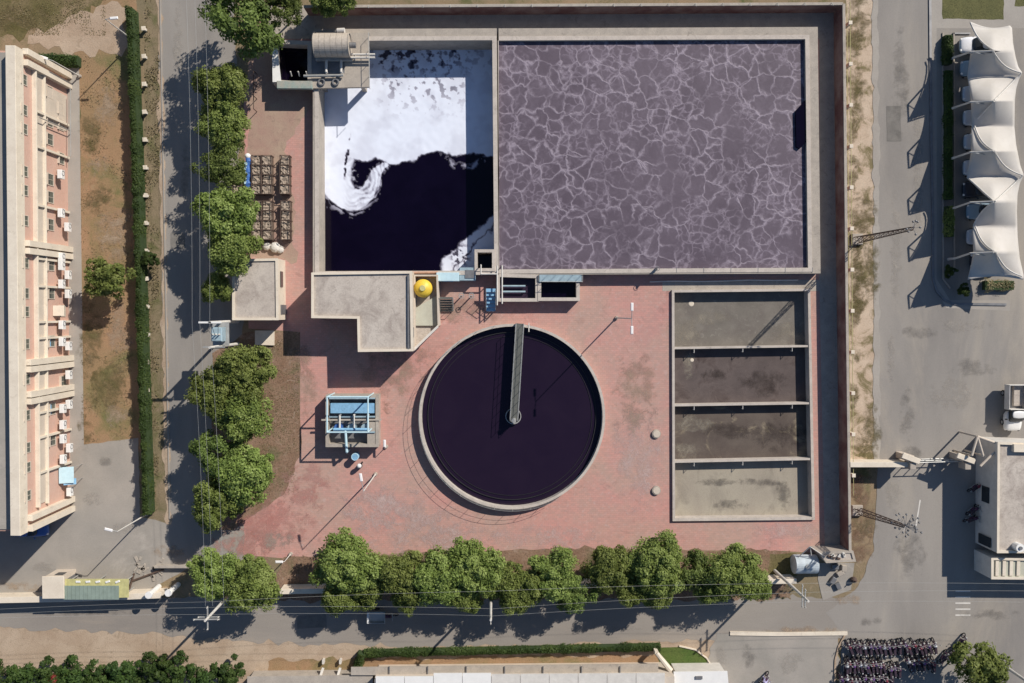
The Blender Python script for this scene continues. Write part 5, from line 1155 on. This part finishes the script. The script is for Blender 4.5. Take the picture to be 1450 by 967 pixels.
# ------------------------------------------------------------------ vehicles
def loft(secs, name, mat, par, smooth=True, sub_=1):
    mb = MB(); n = len(secs[0]); vs = [v for s_ in secs for v in s_]; fs = []
    for i in range(len(secs)-1):
        for j in range(n): fs.append((i*n+j, i*n+(j+1) % n, (i+1)*n+(j+1) % n, (i+1)*n+j))
    fs += [tuple(range(n-1, -1, -1)), tuple((len(secs)-1)*n+j for j in range(n))]
    o = mb.add(vs, fs).build(name, mat, par, smooth)
    if sub_: md = o.modifiers.new('smooth', 'SUBSURF'); md.levels = md.render_levels = sub_
    return o
def csec(x, w, z0, z1, r=.12): # closed cross-section around body at x
    return [(x, -w, z0+r), (x, -w+r, z0), (x, w-r, z0), (x, w, z0+r), (x, w*.98, z1-r), (x, w-r*1.4, z1), (x, -w+r*1.4, z1), (x, -w*.98, z1-r)]
def wheel(par, x, y, r=.31, w=.2):
    o = MB().torus((x, y, r), r*.72, r*.28, 'Y', 20, 8).build('wheel', M['black'], par, True)
    MB().cyl((x, y-w*.4, r), (x, y+w*.4, r), r*.55, n=14).build('rim', M['steel'], o)
def make_car(paint, label, L=4.1, wd=.84):
    t = thing('parked_car', (0, 0, 0), label, 'car'); h = L/2   # nose toward +x
    loft([csec(-h, wd*.8, .4, .85), csec(-h+.12, wd*.95, .28, .98), csec(-h*.55, wd, .22, 1.0), csec(0, wd, .22, .98), csec(h*.5, wd, .22, .95), csec(h-.35, wd*.93, .25, .82), csec(h-.03, wd*.78, .35, .68)], 'body', paint, t)
    loft([csec(-h*.86, wd*.75, .9, 1.05, .05), csec(-h*.68, wd*.76, .9, 1.38, .06), csec(-h*.2, wd*.78, .9, 1.47, .06), csec(h*.12, wd*.77, .9, 1.42, .06), csec(h*.48, wd*.8, .86, .98, .05)], 'window', M['glass'], t)
    loft([csec(-h*.66, wd*.69, 1.36, 1.42, .02), csec(-h*.2, wd*.72, 1.4, 1.52, .03), csec(h*.1, wd*.7, 1.38, 1.47, .02)], 'roof', paint, t)
    for x in (-h*.62, h*.62):
        for y in (-wd+.06, wd-.06): wheel(t, x, y)
    for y in (-.55, .55): MB().ball((h-.16, y*wd/.84, .66), .12, 8, 6, .6).build('headlight', M['white'], t); MB().box((-h+.06, y, .78), (.06, .22, .14), bev=.02).build('tail_light', M['rust'], t)
    for s in (-1, 1): MB().box((h*.3, s*(wd+.08), .98), (.12, .18, .12), bev=.03).build('mirror', paint, t)
    return t
pw_ = plain('white car paint', C(.8, .8, .82), .25, 0, .02); pb_ = plain('blue grey car paint', C(.28, .38, .46), .25, 0, .03); pd_ = plain('dark car paint', C(.03, .035, .05), .2, 0, .05); ps_ = plain('silver blue car paint', C(.58, .60, .64), .3, .2, .04)
cars = [(1356, 63, pw_, 'white car half in the sun at the north end of the canopy'), (1357, 96, pb_, 'blue grey car parked second under the canopy from the north'), (1360, 132, ps_, 'silver car parked third under the canopy from the north'),
        (1361, 166, ps_, 'silver car parked fourth under the canopy from the north'), (1362, 200, ps_, 'silver car parked fifth under the canopy beside a canopy arm'), (1361, 237, ps_, 'silver car parked sixth under the canopy from the north'),
        (1360, 268, pd_, 'dark car parked in the notch of the canopy edge'), (1366, 299, pb_, 'silver car parked eighth under the canopy in the notch'), (1366, 335, ps_, 'light car parked ninth under the canopy near its south end'), (1371, 369, pd_, 'last dark car under the south end of the canopy')]
cp_ = {}
for x, y, pt, lab in cars:
    p = P(x, y, .8); loc = (p.x+2.3, p.y, 0.03)
    if pt.name not in cp_: o = make_car(pt, lab); cp_[pt.name] = o; o.location = loc; o.rotation_euler.z = math.pi
    else: o = dup(cp_[pt.name], loc, math.pi, lab)
    o['group'] = 'cars parked under the canopy'
p = P(44, 753, 1); pbl = plain('bright blue car paint', C(.05, .12, .35), .3, 0, .04); o = make_car(pbl, 'bright blue car parked in the shadow at the south end of the brick building', 3.6, .78); o.location = (p.x-.2, p.y+.2, .02)
# pickup truck, nose towards -y
p = P(1436.5, 578, 1); t = thing('pickup_truck', (0, 0, 0), 'small white cab pickup truck with open grey cargo bed north of the gatehouse', 'pickup truck')
def ycs(y, w, z0, z1, r=.1): return [(-v[1], y, v[2]) for v in csec(0, w, z0, z1, r)]
loft([ycs(-2.35, .7, .45, .75), ycs(-2.25, .82, .35, .95), ycs(-1.7, .86, .3, 1.08), ycs(-1.2, .86, .3, 1.15), ycs(-.15, .86, .3, 1.15)], 'cab', M['white'], t)
loft([ycs(-1.45, .72, 1.05, 1.15, .05), ycs(-1.0, .74, 1.05, 1.72, .07), ycs(-.25, .76, 1.05, 1.78, .07), ycs(-.12, .75, 1.05, 1.7, .06)], 'windscreen', M['glass'], t)
loft([ycs(-.98, .66, 1.72, 1.78, .02), ycs(-.6, .7, 1.74, 1.86, .03), ycs(-.15, .7, 1.7, 1.84, .03)], 'roof', M['white'], t)
bd = thing('x', (0, 0, 0), 'x', 'x'); bpy.data.objects.remove(bd)
MB().box((0, 1.15, .78), (1.85, 2.5, .1)).build('cargo_bed', M['bed'], t)
for s in (-1, 1): MB().box((s*.92, 1.15, 1.2), (.08, 2.5, .8), bev=.02).build('bed_side', M['offwhite'], t)
MB().box((0, 2.4, 1.2), (1.95, .08, .85), bev=.02).build('tailgate', M['offwhite'], t); MB().box((0, -.06, 1.3), (1.85, .07, 1.0), bev=.02).build('headboard', M['offwhite'], t)
MB().box((.35, 1.3, .95), (1.05, 2.1, .3), bev=.03).build('cargo', M['roofc'], t)
for y in (-1.5, 1.5):
    for s in (-1, 1): o = MB().torus((s*.8, y, .32), .23, .09, 'X', 18, 8).build('wheel', M['black'], t, True); MB().cyl((s*.74, y, .32), (s*.86, y, .32), .17).build('rim', M['steel'], o)
for s in (-1, 1): MB().ball((s*.6, -2.28, .72), .11, 8, 6).build('headlight', M['glass'], t); MB().box((s*.98, -1.1, 1.2), (.2, .12, .2), bev=.03).build('mirror', M['black'], t)
t.location = (p.x, p.y, 0.03)
# motorcycle
def make_bike(label):
    t = thing('motorcycle', (0, 0, 0), label, 'motorcycle', 'motorcycles parked by the road')
    for x in (-.62, .62): MB().torus((x, 0, .3), .25, .055, 'Y', 16, 6).build('wheel', M['black'], t)
    MB().ball((.18, 0, .82), .17, 8, 6, .7).ball((.34, 0, .82), .14, 8, 6, .7).build('fuel_tank', M['bike'], t, True)
    MB().box((-.28, 0, .78), (.72, .26, .1), bev=.03).build('seat', M['seat'], t)
    MB().box((0, 0, .42), (.45, .24, .36), bev=.04).cyl((.62, .08, .3), (.42, .08, .95), .03).cyl((.62, -.08, .3), (.42, -.08, .95), .03).cyl((-.1, 0, .6), (-.62, 0, .3), .03).build('frame', M['bike'], t)
    MB().cyl((.38, -.36, 1.0), (.42, .36, 1.0), .02).cyl((.38, -.36, 1.0), (.3, -.4, 1.0), .03).cyl((.38, .36, 1.0), (.3, .4, 1.0), .03).build('handlebar', M['dsteel'], t)
    MB().ball((.56, 0, .86), .1, 8, 6).build('headlight', M['steel'], t); MB().box((-.68, 0, .7), (.24, .14, .06), bev=.02).build('fender', M['steel'], t); MB().box((-.2, .17, .28), (.7, .06, .08), bev=.02).build('exhaust', M['steel'], t)
    for s in (-1, 1): MB().cyl((.36, s*.28, 1.02), (.34, s*.34, 1.2), .012).box((.34, s*.35, 1.22), (.03, .12, .08), bev=.01).build('mirror', M['steel'], t)
    return t
bk = make_bike('dark motorcycle in the packed front row facing the road'); first = True
BV = [bk]
for nm, c_ in (('white', C(.6, .6, .62)), ('maroon', C(.22, .03, .05)), ('purple', C(.13, .05, .19))):
    v_ = dup(bk, None, None, 'x'); pm_ = plain(nm+' bike paint', c_, .35, 0, .2)
    for ch in v_.children:
        if ch.name.startswith('fuel_tank') or (nm == 'white' and ch.name.startswith('fender')):
            ch.data = ch.data.copy(); ch.data.materials[0] = pm_
    BV.append(v_)
rj = random.Random(12)
def row(n, x0, x1, y, j=2.0): return [(x0+(x1-x0)*i/(n-1)+rj.uniform(-1.3, 1.3), y+rj.uniform(-j, j)) for i in range(n)]
rows = [('motorcycle in the packed front row facing the road', row(18, 1204, 1324, 918), 1.8), ('motorcycle in the short row behind the front row', row(6, 1287, 1322, 941), 1.75),
        ('motorcycle in the uneven middle rows by the kerb', row(11, 1198, 1252, 944, 4)+row(3, 1262, 1274, 950, 2), 1.8), ('motorcycle in the row cut by the photo edge', row(12, 1194, 1262, 965, 3), 1.7),
        ('dark motorcycle standing alone by the road beside the airy tree', [(1363, 909)], 1.2), ('dark motorcycle in the pair at the edge of the airy tree', [(1345, 928), (1337, 932)], 1.0), ('motorcycle parked in the shade along the gatehouse wall', [(1383, 690), (1380, 722), (1378, 735)], .6)]
fresh = set()
for lab, ps2, a0 in rows:
    for x, y in ps2:
        p = P(x, y, .7); rz = a0+random.uniform(-.2, .2)+(math.pi if random.random() < .12 else 0); loc = (p.x, p.y, .032)
        vk = BV[0] if 'dark' in lab else BV[rj.choice((0, 0, 1, 2, 2, 3, 3))]
        if vk.name not in fresh: fresh.add(vk.name); vk.location = loc; vk.rotation_euler.z = rz; vk['label'] = lab; o = vk
        else: o = dup(vk, loc, rz, lab)
        if 'gatehouse' in lab or 'alone' in lab: o['group'] = lab
# rider on a motorcycle at the bottom edge
p = P(1083, 963, .7); mo = dup(bk, (p.x, p.y, .034), 1.0, 'motorcycle being ridden along the south side yard'); 
if 'group' in mo: del mo['group']
rd = thing('person', (p.x, p.y, .034), 'person in a lilac shirt riding a motorcycle on the grey yard', 'person'); rd.rotation_euler.z = 1.0; ORG[rd.name] = np.zeros(3)
def skin(name, verts, edges, radii, mat, par, root=0):
    me = bpy.data.meshes.new(name); me.from_pydata(verts, edges, []); me.materials.append(mat); o = bpy.data.objects.new(name, me); sc.collection.objects.link(o); o.parent = par
    md = o.modifiers.new('skin', 'SKIN')
    for i, r_ in enumerate(radii): me.skin_vertices[0].data[i].radius = (r_, r_)
    me.skin_vertices[0].data[root].use_root = True
    s_ = o.modifiers.new('sub', 'SUBSURF'); s_.levels = s_.render_levels = 1; ORG[o.name] = np.zeros(3); return o
vv = [(-.2, 0, .88), (-.16, 0, 1.1), (-.08, 0, 1.35), (-.03, 0, 1.45), (.0, 0, 1.55), (.03, 0, 1.66)]
ee = [(0, 1), (1, 2), (2, 3), (3, 4), (4, 5)]; rr_ = [.15, .15, .16, .07, .09, .09]
for s in (-1, 1):
    b0 = len(vv); vv += [(-.06, .19*s, 1.38), (.08, .27*s, 1.16), (.3, .33*s, 1.03), (-.18, .1*s, .86), (.22, .2*s, .8), (.12, .2*s, .42), (.24, .2*s, .36)]
    ee += [(2, b0), (b0, b0+1), (b0+1, b0+2), (0, b0+3), (b0+3, b0+4), (b0+4, b0+5), (b0+5, b0+6)]; rr_ += [.065, .05, .035, .1, .085, .055, .04]
skin('body', vv, ee, rr_, M['cloth'], rd); MB().ball((.04, 0, 1.64), .105, 10, 8, 1.15).build('face', M['skin'], rd, True); MB().ball((.02, 0, 1.69), .11, 10, 8, .95).build('hair', M['hair'], rd, True)
for s in (-1, 1):
    h_ = MB().ball((.33, .34*s, 1.03), .04, 8, 6)
    for f_ in range(4): h_.cyl((.345, .34*s+(-.03+.02*f_), 1.04), (.40, .34*s+(-.03+.02*f_), 1.0), .01, n=5)
    h_.build('hand', M['skin'], rd)
# cargo tricycle in the shade of the trees
p = P(541, 874, 1); t = thing('cargo_tricycle', (0, 0, 0), 'motor tricycle with empty grey cargo box driving in the tree shade', 'cargo tricycle')
MB().box((-.55, 0, .62), (1.65, 1.1, .08)).build('box_floor', M['offwhite'], t)
for s in (-1, 1): MB().box((-.55, s*.56, .85), (1.7, .05, .5)).build('box_side', M['steel'], t); MB().torus((-.6, s*.62, .3), .23, .06, 'Y').build('wheel', M['black'], t)
MB().box((-1.4, 0, .9), (.2, 1.15, .55), bev=.02).build('tailgate', M['white'], t); MB().box((.28, 0, .95), (.06, 1.1, .7)).build('headboard', M['steel'], t)
MB().ball((.8, 0, .85), .17, 8, 6).box((.5, 0, .8), (.5, .3, .1), bev=.03).build('fuel_tank', M['bike'], t); MB().torus((1.3, 0, .3), .25, .06, 'Y').build('wheel', M['black'], t)
MB().cyl((1.3, 0, .3), (1.1, 0, 1.0), .04).cyl((1.05, -.38, 1.02), (1.05, .38, 1.02), .025).build('handlebar', M['steel'], t); MB().cyl((1.1, 0, .4), (.2, 0, .4), .06).build('chassis', M['dsteel'], t)
t.location = (p.x, p.y, .03)

# ------------------------------------------------------------------ shed at the bottom edge
def roofbox(name, px, z0, z1, mat, par): return MB().prism(PL(px, z1), z0, z1).build(name, M[mat], par)
c = P(760, 980); t = thing('long_shed', (c.x, c.y, 0), 'long shed with white sheet roof and grey ledge at the bottom edge', 'shed')
roofbox('wall', [(530, 962), (955, 958), (955, 1060), (530, 1060)], -.05, 3.4, 'creamd', t)
for i in range(8):
    x0 = 497+i*54.5; roofbox('ledge_slab', [(x0, 945-.6*i), (x0+53.6, 944.5-.6*i), (x0+53.6, 956), (x0, 956)], 2.2, 2.35, 'conc', t)
    if i: q = P(x0-.4, 949, 2.5); MB().box((q.x, q.y, 2.42), (.1, .7, .14)).build('bracket', M['dsteel'], t)
for i in range(10):
    x0 = 532+i*41; yy = 958 if i < 2 else (953.5 if i < 4 else 956-.3*i); roofbox('roof_sheet', [(x0, yy), (x0+40.4, yy-.2), (x0+40.4, 1060), (x0, 1060)], 3.42+.01*(i % 2), 3.55+.01*(i % 2), 'white' if i in (0, 1, 2, 3) else 'offwhite', t)
c = P(995, 960); t = thing('white_kiosk', (c.x, c.y, 0), 'bright white flat kiosk roof beside the curved lawn', 'kiosk')
roofbox('wall', [(958, 954), (1028, 953), (1036, 1060), (958, 1060)], -.05, 2.5, 'offwhite', t); roofbox('roof', [(954, 951.5), (1030, 950.5), (1040, 1060), (954, 1060)], 2.52, 2.65, 'white', t); q = P(990, 960, 2.8); MB().box((q.x, q.y, 2.72), (.7, .3, .1)).build('vent', M['dsteel'], t)
a, b_ = P(930, 925, 1.6), P(950, 950, 2.2); d = b_-a; tag(MB().cyl(a, b_, .22, .3, 8).box((a.x, a.y, .8), (.35, .35, 1.6)).build('white_post', M['cream']), 'thick cream post slanting from the lawn to the kiosk', 'post')
for i, x in enumerate((462, 486)):
    a, b_ = P(x, 928, 0), P(x-17, 975, 3.4); g0 = P(x-7, 948)
    tag(MB().box((g0.x, g0.y-.6, 1.3), (.25, 2.6, .3), math.radians(-18), rx=-.25, bev=.02).box((g0.x, g0.y-.3, .5), (.22, .22, 1.2)).box((g0.x+.3, g0.y+1.0, .3), (.2, .4, .6)).build('leaning_beam', M['offwhite']), ['leaning pale beam standing farther from the hedge by the shed', 'leaning pale beam standing nearer the hedge by the shed'][i], 'beam', 'leaning beams')
c = P(420, 962); t = thing('low_shed', (c.x, c.y, 0), 'low grey roof behind the leaning beams', 'shed')
roofbox('wall', [(352, 962), (526, 960), (526, 1060), (352, 1060)], -.05, 2.0, 'conc', t); roofbox('roof', [(350, 958), (528, 956), (528, 1060), (350, 1060)], 2.02, 2.12, 'conc', t)
